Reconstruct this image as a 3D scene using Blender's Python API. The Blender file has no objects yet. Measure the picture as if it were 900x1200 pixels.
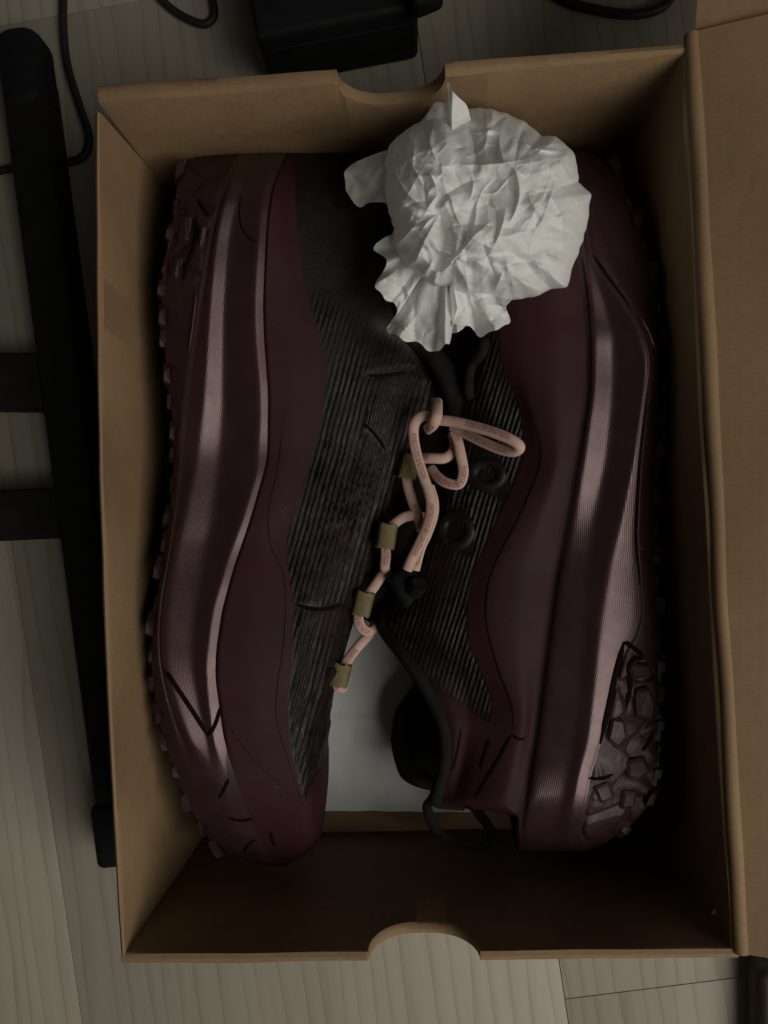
import bpy, bmesh, math, random
import numpy as np
from mathutils import Vector, Matrix, noise
from mathutils.bvhtree import BVHTree
from mathutils.geometry import delaunay_2d_cdt

random.seed(7)
rng = np.random.RandomState(7)
scene = bpy.context.scene
COL = scene.collection

# ------------------------------------------------------------------ camera
FPX, CU, CV = 950.0, 450.0, 600.0          # focal length and centre for a 900 x 1200 frame
BOX_H = 0.125
CAM_Z = 0.446
TILT = math.atan(41 / FPX)
cam_d = bpy.data.cameras.new("camera")
cam_d.sensor_fit = 'VERTICAL'
cam_d.sensor_height = 24.0
cam_d.sensor_width = 18.0
cam_d.lens = 24.0 * FPX / 1200.0
cam_d.clip_start = 0.01
cam_d.clip_end = 50
cam = bpy.data.objects.new("camera", cam_d)
cam.location = (0, 0, CAM_Z)
cam.rotation_euler = (0, TILT, 0)
COL.objects.link(cam)
scene.camera = cam

# ------------------------------------------------------------------ light
world = bpy.data.worlds.new("World")
scene.world = world
world.use_nodes = True
world.node_tree.nodes["Background"].inputs[0].default_value = (1.0, 0.93, 0.82, 1)
world.node_tree.nodes["Background"].inputs[1].default_value = 0.024


def area(name, loc, target, size, power, color):
    d = bpy.data.lights.new(name, 'AREA')
    d.shape = 'RECTANGLE'
    d.size, d.size_y = size
    d.energy = power
    d.color = color
    o = bpy.data.objects.new(name, d)
    o.location = loc
    o.rotation_euler = (Vector(target) - Vector(loc)).to_track_quat('-Z', 'Y').to_euler()
    COL.objects.link(o)
    return o


area("room_lamp", (0.76, -0.46, 1.02), (0, 0, 0.05), (0.86, 0.86), 10.6, (1.0, 0.95, 0.84))
scene.view_settings.view_transform = 'Standard'
scene.view_settings.look = 'None'
scene.view_settings.exposure = 0.0
scene.view_settings.gamma = 1.0


# ------------------------------------------------------------------ helpers
def P(u, v, z):
    """point at height z that stands at pixel (u, v) of the survey frame"""
    x, y, w = (u - CU) / FPX, -(v - CV) / FPX, -1.0
    c, s = math.cos(TILT), math.sin(TILT)
    dx, dy, dz = x * c + w * s, y, -x * s + w * c
    t = (z - CAM_Z) / dz
    return Vector((dx * t, dy * t, z))


def PA(u, v, z):
    u, v, z = np.broadcast_arrays(np.asarray(u, float), np.asarray(v, float), np.asarray(z, float))
    x, y = (u - CU) / FPX, -(v - CV) / FPX
    c, s = math.cos(TILT), math.sin(TILT)
    dx, dz = x * c - s, -x * s - c
    t = (z - CAM_Z) / dz
    return np.stack([dx * t, y * t, z], -1)


def ray(u, v):
    a = P(u, v, 0.0)
    o = Vector((0, 0, CAM_Z))
    return o, (a - o).normalized()


def link(o, parent=None):
    COL.objects.link(o)
    if parent is not None:
        o.parent = parent
    return o


def mesh_obj(name, verts, faces, mat, parent=None, smooth=True, angle=None, uvs=None):
    me = bpy.data.meshes.new(name)
    me.from_pydata([tuple(map(float, v)) for v in verts], [], faces)
    me.update()
    if uvs is not None:
        lay = me.uv_layers.new(name="UVMap")
        for lp in me.loops:
            lay.data[lp.index].uv = uvs[lp.vertex_index]
    if mat is not None:
        me.materials.append(mat)
    if smooth:
        me.polygons.foreach_set("use_smooth", [True] * len(me.polygons))
        if angle is not None:
            me.set_sharp_from_angle(angle=math.radians(angle))
    o = bpy.data.objects.new(name, me)
    link(o, parent)
    return o


def empty(name, loc=(0, 0, 0)):
    o = bpy.data.objects.new(name, None)
    o.empty_display_size = 0.02
    o.location = loc
    link(o)
    return o


def tag(o, label, cat, group=None, kind=None):
    if label: o["label"] = label
    if cat: o["category"] = cat
    if group: o["group"] = group
    if kind: o["kind"] = kind
    return o


def grid_faces(nr, nc, off=0, flip=False):
    f = []
    for r in range(nr - 1):
        for c in range(nc - 1):
            a = off + r * nc + c
            q = (a, a + 1, a + nc + 1, a + nc)
            f.append(q[::-1] if flip else q)
    return f


def catmull(pts, n):
    pts = [Vector(p) for p in pts]
    if len(pts) < 3:
        return [pts[0].lerp(pts[-1], i / n) for i in range(n + 1)]
    ext = [pts[0] * 2 - pts[1]] + pts + [pts[-1] * 2 - pts[-2]]
    out = []
    for i in range(1, len(ext) - 2):
        p0, p1, p2, p3 = ext[i - 1:i + 3]
        for k in range(n):
            t = k / n
            out.append(0.5 * ((2 * p1) + (p2 - p0) * t + (2 * p0 - 5 * p1 + 4 * p2 - p3) * t * t
                              + (3 * p1 - p0 - 3 * p2 + p3) * t ** 3))
    out.append(pts[-1])
    return out


def tube_data(path, rad, seg=10, flat=1.0, up=(0, 0, 1), wob=0.0):
    """closed tube along a path; rad is a number or list; flat squashes it along 'up'"""
    n = len(path)
    rads = rad if isinstance(rad, (list, tuple)) else [rad] * n
    verts, uvs, faces = [], [], []
    L = 0.0
    upv = Vector(up)
    for i, p in enumerate(path):
        a, b = path[max(i - 1, 0)], path[min(i + 1, n - 1)]
        t = (b - a).normalized()
        s = t.cross(upv)
        if s.length < 1e-3:
            s = t.cross(Vector((1, 0, 0)))
        s.normalize()
        w = s.cross(t).normalized()
        if i: L += (p - path[i - 1]).length
        r = rads[i] * (1 + wob * noise.noise(Vector((L * 140, rads[i] * 900, 0))))
        for k in range(seg):
            an = 2 * math.pi * k / seg
            verts.append(p + s * (math.cos(an) * r) + w * (math.sin(an) * r * flat))
            uvs.append((L * 100, k / seg))
    for i in range(n - 1):
        for k in range(seg):
            a, b = i * seg + k, i * seg + (k + 1) % seg
            faces.append((a, b, b + seg, a + seg))
    c0, c1 = len(verts), len(verts) + 1
    verts += [path[0], path[-1]]
    uvs += [(0, 0), (L * 100, 0)]
    for k in range(seg):
        faces.append((c0, (k + 1) % seg, k))
        faces.append((c1, (n - 1) * seg + k, (n - 1) * seg + (k + 1) % seg))
    return verts, faces, uvs


def tube(name, path, rad, mat, parent=None, seg=10, flat=1.0, up=(0, 0, 1), wob=0.0):
    v, f, uv = tube_data(path, rad, seg, flat, up, wob)
    return mesh_obj(name, v, f, mat, parent, True, 60, uv)


def bevel_box(sx, sy, sz, bev, seg=2):
    bm = bmesh.new()
    bmesh.ops.create_cube(bm, size=1.0)
    for v in bm.verts:
        v.co = Vector((v.co.x * sx, v.co.y * sy, v.co.z * sz))
    bmesh.ops.bevel(bm, geom=list(bm.edges), offset=bev, segments=seg, affect='EDGES', profile=0.5)
    vs = [v.co.copy() for v in bm.verts]
    fs = [tuple(x.index for x in f.verts) for f in bm.faces]
    bm.free()
    return vs, fs


# ------------------------------------------------------------------ materials
class NT:
    def __init__(self, name):
        self.m = bpy.data.materials.new(name)
        self.m.use_nodes = True
        self.t = self.m.node_tree
        self.b = self.t.nodes["Principled BSDF"]

    def n(self, kind, **kw):
        nd = self.t.nodes.new(kind)
        for k, v in kw.items():
            if k.startswith("i_"):
                key = k[2:]
                nd.inputs[int(key) if key.isdigit() else key.replace("_", " ")].default_value = v
            else:
                setattr(nd, k, v)
        return nd

    def l(self, a, b):
        self.t.links.new(a, b)

    def coord(self, scale=(1, 1, 1), kind="Object", rot=(0, 0, 0)):
        tc = self.n("ShaderNodeTexCoord")
        mp = self.n("ShaderNodeMapping")
        mp.inputs["Scale"].default_value = scale
        mp.inputs["Rotation"].default_value = rot
        self.l(tc.outputs[kind], mp.inputs[0])
        return mp.outputs[0]

    def noise(self, co, scale, detail=4, rough=0.6):
        nd = self.n("ShaderNodeTexNoise", i_Scale=scale, i_Detail=detail, i_Roughness=rough)
        self.l(co, nd.inputs["Vector"])
        return nd.outputs[0]

    def ramp(self, fac, stops):
        r = self.n("ShaderNodeValToRGB")
        e = r.color_ramp.elements
        while len(e) < len(stops): e.new(0.5)
        for i, (p, c) in enumerate(stops):
            e[i].position = p
            e[i].color = c if len(c) == 4 else (*c, 1)
        self.l(fac, r.inputs[0])
        return r.outputs[0]

    def bump(self, h, strength, dist, prev=None):
        b = self.n("ShaderNodeBump")
        b.inputs["Strength"].default_value = strength
        b.inputs["Distance"].default_value = dist
        self.l(h, b.inputs["Height"])
        if prev is not None: self.l(prev, b.inputs["Normal"])
        return b.outputs[0]

    def mul(self, a, b):
        m = self.n("ShaderNodeMath", operation='MULTIPLY')
        self.l(a, m.inputs[0])
        if isinstance(b, (int, float)): m.inputs[1].default_value = b
        else: self.l(b, m.inputs[1])
        return m.outputs[0]


def mat_simple(name, c0, c1, rough, nscale=60, bump=0.2, bdist=0.0005, spec=0.5, rough_var=0.12, fine=900, specks=0.0):
    k = NT(name)
    co = k.coord()
    n1 = k.noise(co, nscale, 5)
    base = k.ramp(n1, [(0.3, c0), (0.7, c1)])
    if specks:
        # lint and dust that cling to the surface
        vo = k.n("ShaderNodeTexVoronoi", i_Scale=140.0)
        k.l(co, vo.inputs["Vector"])
        dot = k.ramp(vo.outputs["Distance"], [(0.045, (1, 1, 1)), (0.075, (0, 0, 0))])
        few = k.ramp(k.noise(co, 55, 2), [(0.56, (0, 0, 0)), (0.64, (1, 1, 1))])
        mx = k.n("ShaderNodeMix", data_type='RGBA')
        k.l(k.mul(k.mul(dot, few), specks), mx.inputs[0])
        k.l(base, mx.inputs[6])
        mx.inputs[7].default_value = (0.30, 0.27, 0.24, 1)
        base = mx.outputs[2]
    k.l(base, k.b.inputs["Base Color"])
    k.l(k.ramp(k.noise(co, nscale * 2.3, 3), [(0.3, (rough - rough_var,) * 3), (0.7, (rough + rough_var,) * 3)]),
        k.b.inputs["Roughness"])
    n2 = k.noise(co, fine, 3)
    k.l(k.bump(n2, bump, bdist, k.bump(n1, bump, bdist * 2)), k.b.inputs["Normal"])
    k.b.inputs["Specular IOR Level"].default_value = spec
    return k.m


def mat_kraft():
    k = NT("kraft_cardboard")
    co = k.coord()
    fib = k.noise(k.coord((1, 6, 1)), 260, 5, 0.7)
    big = k.noise(co, 14, 4)
    mix = k.n("ShaderNodeMath", operation='MULTIPLY_ADD')
    k.l(fib, mix.inputs[0]); mix.inputs[1].default_value = 0.55
    k.l(k.mul(big, 0.55), mix.inputs[2])
    k.l(k.ramp(mix.outputs[0], [(0.36, (0.198, 0.128, 0.068)), (0.72, (0.282, 0.187, 0.104))]), k.b.inputs["Base Color"])
    k.b.inputs["Roughness"].default_value = 0.72
    k.b.inputs["Specular IOR Level"].default_value = 0.3
    wv = k.n("ShaderNodeTexWave", i_Scale=85.0, i_Distortion=1.0)
    k.l(co, wv.inputs["Vector"])
    k.l(k.bump(fib, 0.22, 0.0003, k.bump(wv.outputs[1], 0.05, 0.0003, k.bump(big, 0.5, 0.0035))), k.b.inputs["Normal"])
    return k.m


def mat_wood():
    k = NT("oak_laminate")
    co = k.coord((1, 0.055, 1))
    warp = k.noise(k.coord((1, 0.35, 1)), 9, 3)
    # long grain lines that wander
    wv = k.n("ShaderNodeTexWave", wave_type='BANDS', bands_direction='X', wave_profile='SAW')
    wv.inputs["Scale"].default_value = 30.0
    wv.inputs["Distortion"].default_value = 9.0
    wv.inputs["Detail"].default_value = 3.0
    wv.inputs["Detail Scale"].default_value = 1.2
    k.l(k.coord((1, 0.10, 1)), wv.inputs["Vector"])
    fine = k.noise(co, 260, 5, 0.65)
    mid = k.noise(co, 60, 4)
    oi = k.n("ShaderNodeObjectInfo")
    line = k.ramp(wv.outputs[1], [(0.0, (0, 0, 0)), (0.16, (0.6, 0.6, 0.6)), (0.45, (1, 1, 1))])
    a = k.n("ShaderNodeMath", operation='MULTIPLY_ADD')
    k.l(line, a.inputs[0]); a.inputs[1].default_value = 0.27
    b = k.n("ShaderNodeMath", operation='MULTIPLY_ADD')
    k.l(fine, b.inputs[0]); b.inputs[1].default_value = 0.34
    k.l(k.mul(mid, 0.45), b.inputs[2])
    k.l(b.outputs[0], a.inputs[2])
    c = k.ramp(a.outputs[0], [(0.26, (0.245, 0.221, 0.178)), (0.60, (0.345, 0.319, 0.264)), (0.98, (0.415, 0.390, 0.330))])
    hsv = k.n("ShaderNodeHueSaturation")
    vr = k.n("ShaderNodeMapRange")
    vr.inputs["To Min"].default_value = 0.98
    vr.inputs["To Max"].default_value = 1.02
    k.l(oi.outputs["Random"], vr.inputs[0])
    k.l(vr.outputs[0], hsv.inputs["Value"])
    k.l(c, hsv.inputs["Color"])
    k.l(hsv.outputs[0], k.b.inputs["Base Color"])
    k.b.inputs["Roughness"].default_value = 0.5
    k.l(k.bump(a.outputs[0], 0.35, 0.0006), k.b.inputs["Normal"])
    return k.m


def mat_foam():
    """moulded midsole foam with fine moulding lines along its length (UV x = across)"""
    k = NT("mauve_foam")
    co = k.coord()
    n1 = k.noise(co, 45, 4)
    k.l(k.ramp(n1, [(0.3, (0.028, 0.0122, 0.0145)), (0.7, (0.038, 0.0170, 0.0200))]), k.b.inputs["Base Color"])
    uv = k.coord((1, 1, 1), "UV")
    wv = k.n("ShaderNodeTexWave", wave_type='BANDS', bands_direction='X')
    wv.inputs["Scale"].default_value = 3.6
    wv.inputs["Distortion"].default_value = 0.6
    wv.inputs["Detail"].default_value = 2.0
    k.l(uv, wv.inputs["Vector"])
    k.l(k.ramp(k.noise(co, 120, 4), [(0.3, (0.30,) * 3), (0.7, (0.38,) * 3)]), k.b.inputs["Roughness"])
    k.l(k.bump(wv.outputs[1], 0.10, 0.0003, k.bump(k.noise(co, 500, 3), 0.06, 0.0003)), k.b.inputs["Normal"])
    k.b.inputs["IOR"].default_value = 1.7
    k.b.inputs["Specular IOR Level"].default_value = 0.46
    k.b.inputs["Specular Tint"].default_value = (1.0, 0.75, 0.80, 1)
    return k.m


def mat_tissue(name, c0, c1, trans):
    k = NT(name)
    co = k.coord()
    n1 = k.noise(co, 30, 5)
    col = k.ramp(n1, [(0.3, c0), (0.7, c1)])
    bm_ = k.bump(k.noise(co, 130, 5, 0.65), 0.35, 0.0016, k.bump(k.noise(co, 700, 3), 0.12, 0.0004))
    k.l(col, k.b.inputs["Base Color"])
    k.l(bm_, k.b.inputs["Normal"])
    k.b.inputs["Roughness"].default_value = 0.62
    k.b.inputs["Specular IOR Level"].default_value = 0.35
    tr = k.n("ShaderNodeBsdfTranslucent")
    k.l(col, tr.inputs[0])
    k.l(bm_, tr.inputs["Normal"])
    mx = k.n("ShaderNodeMixShader")
    mx.inputs[0].default_value = trans
    k.l(k.b.outputs[0], mx.inputs[1])
    k.l(tr.outputs[0], mx.inputs[2])
    k.l(mx.outputs[0], k.t.nodes["Material Output"].inputs[0])
    return k.m


def mat_lace():
    k = NT("peach_lace")
    uv = k.coord((1, 1, 1), "UV")
    # braided weave
    wv = k.n("ShaderNodeTexWave", wave_type='BANDS', bands_direction='DIAGONAL')
    wv.inputs["Scale"].default_value = 5.5
    wv.inputs["Distortion"].default_value = 0.5
    k.l(k.coord((1, 3, 1), "UV"), wv.inputs["Vector"])
    # small printed characters along one side
    sep = k.n("ShaderNodeSeparateXYZ")
    k.l(uv, sep.inputs[0])
    band = k.n("ShaderNodeMath", operation='COMPARE')
    k.l(sep.outputs[1], band.inputs[0])
    band.inputs[1].default_value = 0.27
    band.inputs[2].default_value = 0.085
    vor = k.n("ShaderNodeTexVoronoi", feature='DISTANCE_TO_EDGE', i_Scale=1.0)
    k.l(k.coord((13.0, 26.0, 1), "UV"), vor.inputs["Vector"])
    ink = k.ramp(vor.outputs[0], [(0.11, (1, 1, 1)), (0.16, (0, 0, 0))])
    gap = k.ramp(k.noise(k.coord((0.55, 0, 0), "UV"), 1.0, 0), [(0.44, (0, 0, 0)), (0.47, (1, 1, 1))])
    f = k.mul(k.mul(band.outputs[0], ink), gap)
    mx = k.n("ShaderNodeMix", data_type='RGBA')
    k.l(k.mul(f, 0.85), mx.inputs[0])
    k.l(k.ramp(k.noise(k.coord(), 90, 4), [(0.3, (0.53, 0.345, 0.295)), (0.7, (0.63, 0.435, 0.375))]), mx.inputs[6])
    mx.inputs[7].default_value = (0.20, 0.075, 0.07, 1)
    k.l(mx.outputs[2], k.b.inputs["Base Color"])
    k.b.inputs["Roughness"].default_value = 0.8
    k.b.inputs["Sheen Weight"].default_value = 0.0
    k.l(k.bump(wv.outputs[1], 0.25, 0.0003), k.b.inputs["Normal"])
    return k.m


def mat_rib():
    """ribbed engineered mesh: woven black-brown with a few lighter brown threads"""
    k = NT("ribbed_mesh_fabric")
    co = k.coord()
    n1 = k.noise(co, 40, 4)
    thr = k.noise(k.coord((1, 0.25, 1)), 520, 3)
    col = k.ramp(n1, [(0.35, (0.0070, 0.0054, 0.0053)), (0.65, (0.0155, 0.0098, 0.0090))])
    mx = k.n("ShaderNodeMix", data_type='RGBA')
    k.l(k.ramp(thr, [(0.68, (0, 0, 0)), (0.76, (0.7, 0.7, 0.7))]), mx.inputs[0])
    k.l(col, mx.inputs[6])
    mx.inputs[7].default_value = (0.10, 0.070, 0.058, 1)
    k.l(mx.outputs[2], k.b.inputs["Base Color"])
    k.l(k.ramp(k.noise(co, 160, 3), [(0.35, (0.36,) * 3), (0.65, (0.62,) * 3)]), k.b.inputs["Roughness"])
    k.b.inputs["Specular IOR Level"].default_value = 0.24
    k.l(k.bump(k.noise(co, 1500, 2), 0.5, 0.0004), k.b.inputs["Normal"])
    return k.m


M = {
    "kraft": mat_kraft(),
    "wood": mat_wood(),
    "foam": mat_foam(),
    "rand": mat_simple("burgundy_synthetic", (0.026, 0.0064, 0.0096), (0.035, 0.0092, 0.0132), 0.66, 30, 0.10, 0.0002, 0.22, rough_var=0.03, specks=0.7),
    "rubber": mat_simple("burgundy_rubber", (0.026, 0.0088, 0.0130), (0.040, 0.0145, 0.0200), 0.52, 70, 0.25, 0.0004, 0.4, rough_var=0.06, specks=0.7),
    "rib": mat_rib(),
    "black_fabric": mat_simple("black_padded_fabric", (0.009, 0.0083, 0.0081), (0.016, 0.0142, 0.0135), 0.85, 80, 0.5, 0.0005, 0.12),
    "lining": mat_simple("black_lining", (0.016, 0.014, 0.013), (0.026, 0.022, 0.020), 0.85, 90, 0.4, 0.0005, 0.2),
    "seam": mat_simple("dark_seam", (0.005, 0.0032, 0.0034), (0.010, 0.006, 0.006), 0.9, 90, 0.2, 0.0003, 0.05),
    "olive": mat_simple("olive_webbing", (0.105, 0.082, 0.027), (0.16, 0.128, 0.052), 0.6, 160, 0.5, 0.0006, 0.4),
    "lace": mat_lace(),
    "tissue": mat_tissue("white_tissue", (0.93, 0.945, 0.95), (0.96, 0.97, 0.975), 0.30),
    "sheet": mat_tissue("white_tissue_sheet", (0.86, 0.87, 0.88), (0.92, 0.93, 0.94), 0.1),
    "black_metal": mat_simple("black_painted_metal", (0.008, 0.008, 0.008), (0.013, 0.013, 0.012), 0.62, 60, 0.15, 0.0004, 0.22),
    "black_plastic": mat_simple("black_plastic", (0.007, 0.008, 0.009), (0.012, 0.013, 0.015), 0.62, 60, 0.25, 0.0004, 0.12),
    "cable": mat_simple("black_cable", (0.012, 0.012, 0.011), (0.020, 0.019, 0.018), 0.5, 60, 0.2, 0.0004, 0.4),
}


# ------------------------------------------------------------------ floor of planks
floor = empty("floor")
tag(floor, None, None, kind="structure")
ANG = math.radians(8.6)
ca, sa = math.cos(ANG), math.sin(ANG)
seam_pt = P(661, 1165, 0)
PW, PL, GAP = 0.268, 1.2, 0.0003


def plank_mesh():
    vs, fs = bevel_box(PW - GAP, PL - GAP, 0.010, 0.0004, 2)
    me = bpy.data.meshes.new("plank")
    me.from_pydata([tuple(v) for v in vs], [], fs)
    me.materials.append(M["wood"])
    me.polygons.foreach_set("use_smooth", [True] * len(me.polygons))
    me.set_sharp_from_angle(angle=math.radians(30))
    return me


pm = plank_mesh()
joint = P(750, 1160, 0)
for i in range(-5, 4):
    for j in range(-1, 2):
        # local plank frame: x across, y along
        e = (joint - seam_pt)
        ly = e.x * (-sa) + e.y * ca             # the end joint seen at the lower right
        shift = [0.0, 0.43, 0.83, 0.21, 0.62][i % 5]
        cx = (i + 0.5) * PW
        cy = ly + (j + 0.5) * PL - shift
        o = bpy.data.objects.new("plank", pm)
        o.location = (seam_pt.x + cx * ca - cy * sa * 1.0, seam_pt.y + cx * sa + cy * ca, -0.005)
        o.rotation_euler = (0, 0, ANG)
        link(o, floor)
sub = mesh_obj("subfloor", [(-1.6, -1.9, -0.0075), (1.6, -1.9, -0.0075), (1.6, 1.9, -0.0075), (-1.6, 1.9, -0.0075)],
               [(0, 1, 2, 3)], M["seam"], floor, False)

# ------------------------------------------------------------------ shoe box
box = empty("shoe_box", (0, 0, 0))
tag(box, "open brown kraft cardboard shoe box with thumb notches, holding the pair of sneakers", "box")
H = BOX_H
TL, TR = P(110, 99, H), P(808, 50, H)
BL, BR = P(141, 1131, H), P(866, 1124, H)
ZB = 0.0035


def wall(name, a, b, inward, th0, th1, notch=None, bow=0.0, sag=0.0, n=120, lean=0.0, seed=0, bottom=0.001, gap=0.0):
    """upright cardboard panel from a to b (outer top edge); a rolled rounded rim; optional thumb notch (centre, halfwidth, depth)"""
    d = (b - a)
    L = d.length
    d.normalize()
    inn = Vector(inward).normalized()
    ss = list(np.linspace(0, L, n))
    if notch:
        c, r, dep = notch
        ss += [c + r * math.sin(t) for t in np.linspace(-math.pi / 2, math.pi / 2, 41)]
        ss += [c - r - 1e-4, c + r + 1e-4]
    ss = sorted(set(round(x, 6) for x in ss))
    verts, ncs = [], None
    for s in ss:
        f = s / L
        th = th0 + (th1 - th0) * f
        top = H - sag * math.sin(math.pi * f) + 0.0008 * noise.noise(Vector((s * 30, seed, 0)))
        if notch and abs(s - c) < r:
            top -= dep * (1 - abs((s - c) / r) ** 2.4) ** 0.5
        bw = bow * math.sin(math.pi * f)
        base = a + d * s - inn * bw
        sec = []
        zs = [bottom, bottom + (top - bottom) * 0.35, bottom + (top - bottom) * 0.7, top - 0.0016]
        for z in zs:
            wv = 0.0009 * noise.noise(Vector((s * 22, z * 30, seed)))
            out = base - inn * bw * 0.0
            sec.append(Vector((out.x, out.y, z)) + inn * (wv + lean * (1 - z / H)))
        for k in (0.2, 0.5, 0.8):
            an = math.pi * k
            sec.append(Vector((base.x, base.y, top - 0.0016 + 0.0016 * math.sin(an))) + inn * (th * (0.5 - 0.5 * math.cos(an))))
        for z in reversed(zs):
            wv = 0.0012 * noise.noise(Vector((s * 18, z * 26, seed + 5)))
            sec.append(Vector((base.x, base.y, z)) + inn * (th + wv + lean * (1 - z / H)))
        if gap:
            for q in sec:
                q += d * (gap * (q.z / H) ** 1.3 * max(0.0, 1 - f * 9))
        ncs = len(sec)
        verts += sec
    nr = len(ss)
    faces = grid_faces(nr, ncs)
    faces.append(tuple(range(ncs - 1, -1, -1)))
    faces.append(tuple((nr - 1) * ncs + k for k in range(ncs)))
    o = mesh_obj(name, verts, faces, M["kraft"], box, True, 40)
    return o


def along(a, b, u):
    """distance along a->b where the edge crosses pixel column u"""
    lo, hi = 0.0, 1.0
    for _ in range(40):
        mid = (lo + hi) / 2
        p = a.lerp(b, mid)
        lo_u = CU + FPX * ((p.x * math.cos(TILT) - (p.z - CAM_Z) * math.sin(TILT)) /
                           -(p.x * math.sin(TILT) + (p.z - CAM_Z) * math.cos(TILT)))
        if lo_u < u: lo = mid
        else: hi = mid
    return lo * (b - a).length


ex = (TR - TL).normalized()
n_top = along(TL, TR, 453), 0.0215, 0.0205
n_bot = along(BL, BR, 497), 0.0222, 0.0210
wall("end_wall", TL + ex * 0.0015, TR, (0.05, -1, 0), 0.0075, 0.0040, n_top, 0.0, 0.0, seed=1)
wall("end_wall", BL, BR, (0, 1, 0), 0.0045, 0.0042, n_bot, 0.0, 0.0, seed=2)
side = (BL - TL).normalized()
wall("side_wall", TL - side * -0.006, BL - side * 0.0028, (1, 0, 0), 0.0022, 0.0022, None, 0.0035, 0.001, seed=3, gap=0.0052)
rs = (BR - TR).normalized()
wall("side_wall", TR + rs * 0.003, BR - rs * 0.002, (-1, 0, 0), 0.0024, 0.0024, None, -0.001, 0.001, seed=4)
# base panel
ins = 0.0012
bp = [(TL.x + ins, TL.y - ins), (TR.x - ins, TR.y - ins), (BR.x - ins, BR.y + ins), (BL.x + ins, BL.y + ins)]
nv = []
N1, N2 = 40, 60
for r in range(N2 + 1):
    for c in range(N1 + 1):
        fx, fy = c / N1, r / N2
        x = (bp[0][0] * (1 - fx) + bp[1][0] * fx) * (1 - fy) + (bp[3][0] * (1 - fx) + bp[2][0] * fx) * fy
        y = (bp[0][1] * (1 - fx) + bp[1][1] * fx) * (1 - fy) + (bp[3][1] * (1 - fx) + bp[2][1] * fx) * fy
        nv.append((x, y, ZB + 0.0008 * noise.noise(Vector((x * 14, y * 14, 3)))))
mesh_obj("base_panel", nv, grid_faces(N2 + 1, N1 + 1, flip=True), M["kraft"], box)


# lid: a panel hinged on the right wall, opened outwards and leaning up
def sheet(name, a, b, c, d, th, mat, parent, n=(30, 16), wob=0.001, seed=0, curl=0.0):
    """thick cardboard sheet over quad a,b,c,d (a->b along rows)"""
    top, bot = [], []
    nrm = (b - a).cross(d - a).normalized()
    if nrm.z < 0: nrm = -nrm
    for r in range(n[0] + 1):
        for k in range(n[1] + 1):
            fr, fk = r / n[0], k / n[1]
            p = a.lerp(b, fk).lerp(d.lerp(c, fk), fr)
            p = p + nrm * (wob * noise.noise(p * 18 + Vector((seed, 0, 0))) + curl * math.sin(math.pi * fk) * 1.0)
            top.append(p)
            bot.append(p - nrm * th)
    nc = n[1] + 1
    nr = n[0] + 1
    vs = top + bot
    off = len(top)
    fs = grid_faces(nr, nc, 0) + grid_faces(nr, nc, off, True)
    ring = [k for k in range(nc)] + [r * nc + nc - 1 for r in range(1, nr)] + \
           [(nr - 1) * nc + k for k in range(nc - 2, -1, -1)] + [r * nc for r in range(nr - 2, 0, -1)]
    for i in range(len(ring)):
        p, q = ring[i], ring[(i + 1) % len(ring)]
        fs.append((p, p + off, q + off, q))
    return mesh_obj(name, vs, fs, mat, parent, True, 40)


lid_tilt = math.radians(17)
h0 = P(815, 38, H + 0.001)
h1 = P(873, 1118, H + 0.001)
outv = Vector((math.cos(lid_tilt), 0.03, math.sin(lid_tilt))) * 0.21
lid = sheet("lid", h0, h0 + outv, h1 + outv, h1, 0.0024, M["kraft"], box, (60, 24), 0.0018, 3, 0.003)
# rolled hinge fold between side wall and lid
hinge_path = [h0.lerp(h1, t) + Vector((-0.0008, 0, -0.0016)) + Vector((0.0006 * noise.noise(Vector((t * 9, 0, 4))), 0, 0))
              for t in np.linspace(0.0, 1, 60)]
tube("hinge_fold", hinge_path, 0.0032, M["kraft"], lid, 10)
# the end flaps of the lid: the far one turned up along its fold
fu = (h1 - h0).normalized()
ff = h0 - fu * 0.0012
sheet("end_flap", ff + Vector((0, 0.055, 0.012)), ff + outv + Vector((0, 0.055, 0.012)), ff + outv, ff + Vector((0, 0, 0.0)),
      0.0022, M["kraft"], lid, (10, 20), 0.0012, 8)


# ------------------------------------------------------------------ sneakers
def gsmooth(a, sig, axis=0):
    r = int(max(1, round(sig * 3)))
    k = np.exp(-0.5 * (np.arange(-r, r + 1) / sig) ** 2)
    k /= k.sum()
    pad = [(0, 0)] * a.ndim
    pad[axis] = (r, r)
    ap = np.pad(a, pad, mode='reflect', reflect_type='odd')
    return np.apply_along_axis(lambda m: np.convolve(m, k, mode='valid'), axis, ap)


def line(pts, vs, sig=2.5):
    pts = sorted(pts)
    v = np.array([p[0] for p in pts], float)
    u = np.array([p[1] for p in pts], float)
    return gsmooth(np.interp(vs, v, u), sig)


class Grid:
    """surface patch as an array rows x cols x 3, built for the upper face and mirrored for the lower"""
    pass


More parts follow.
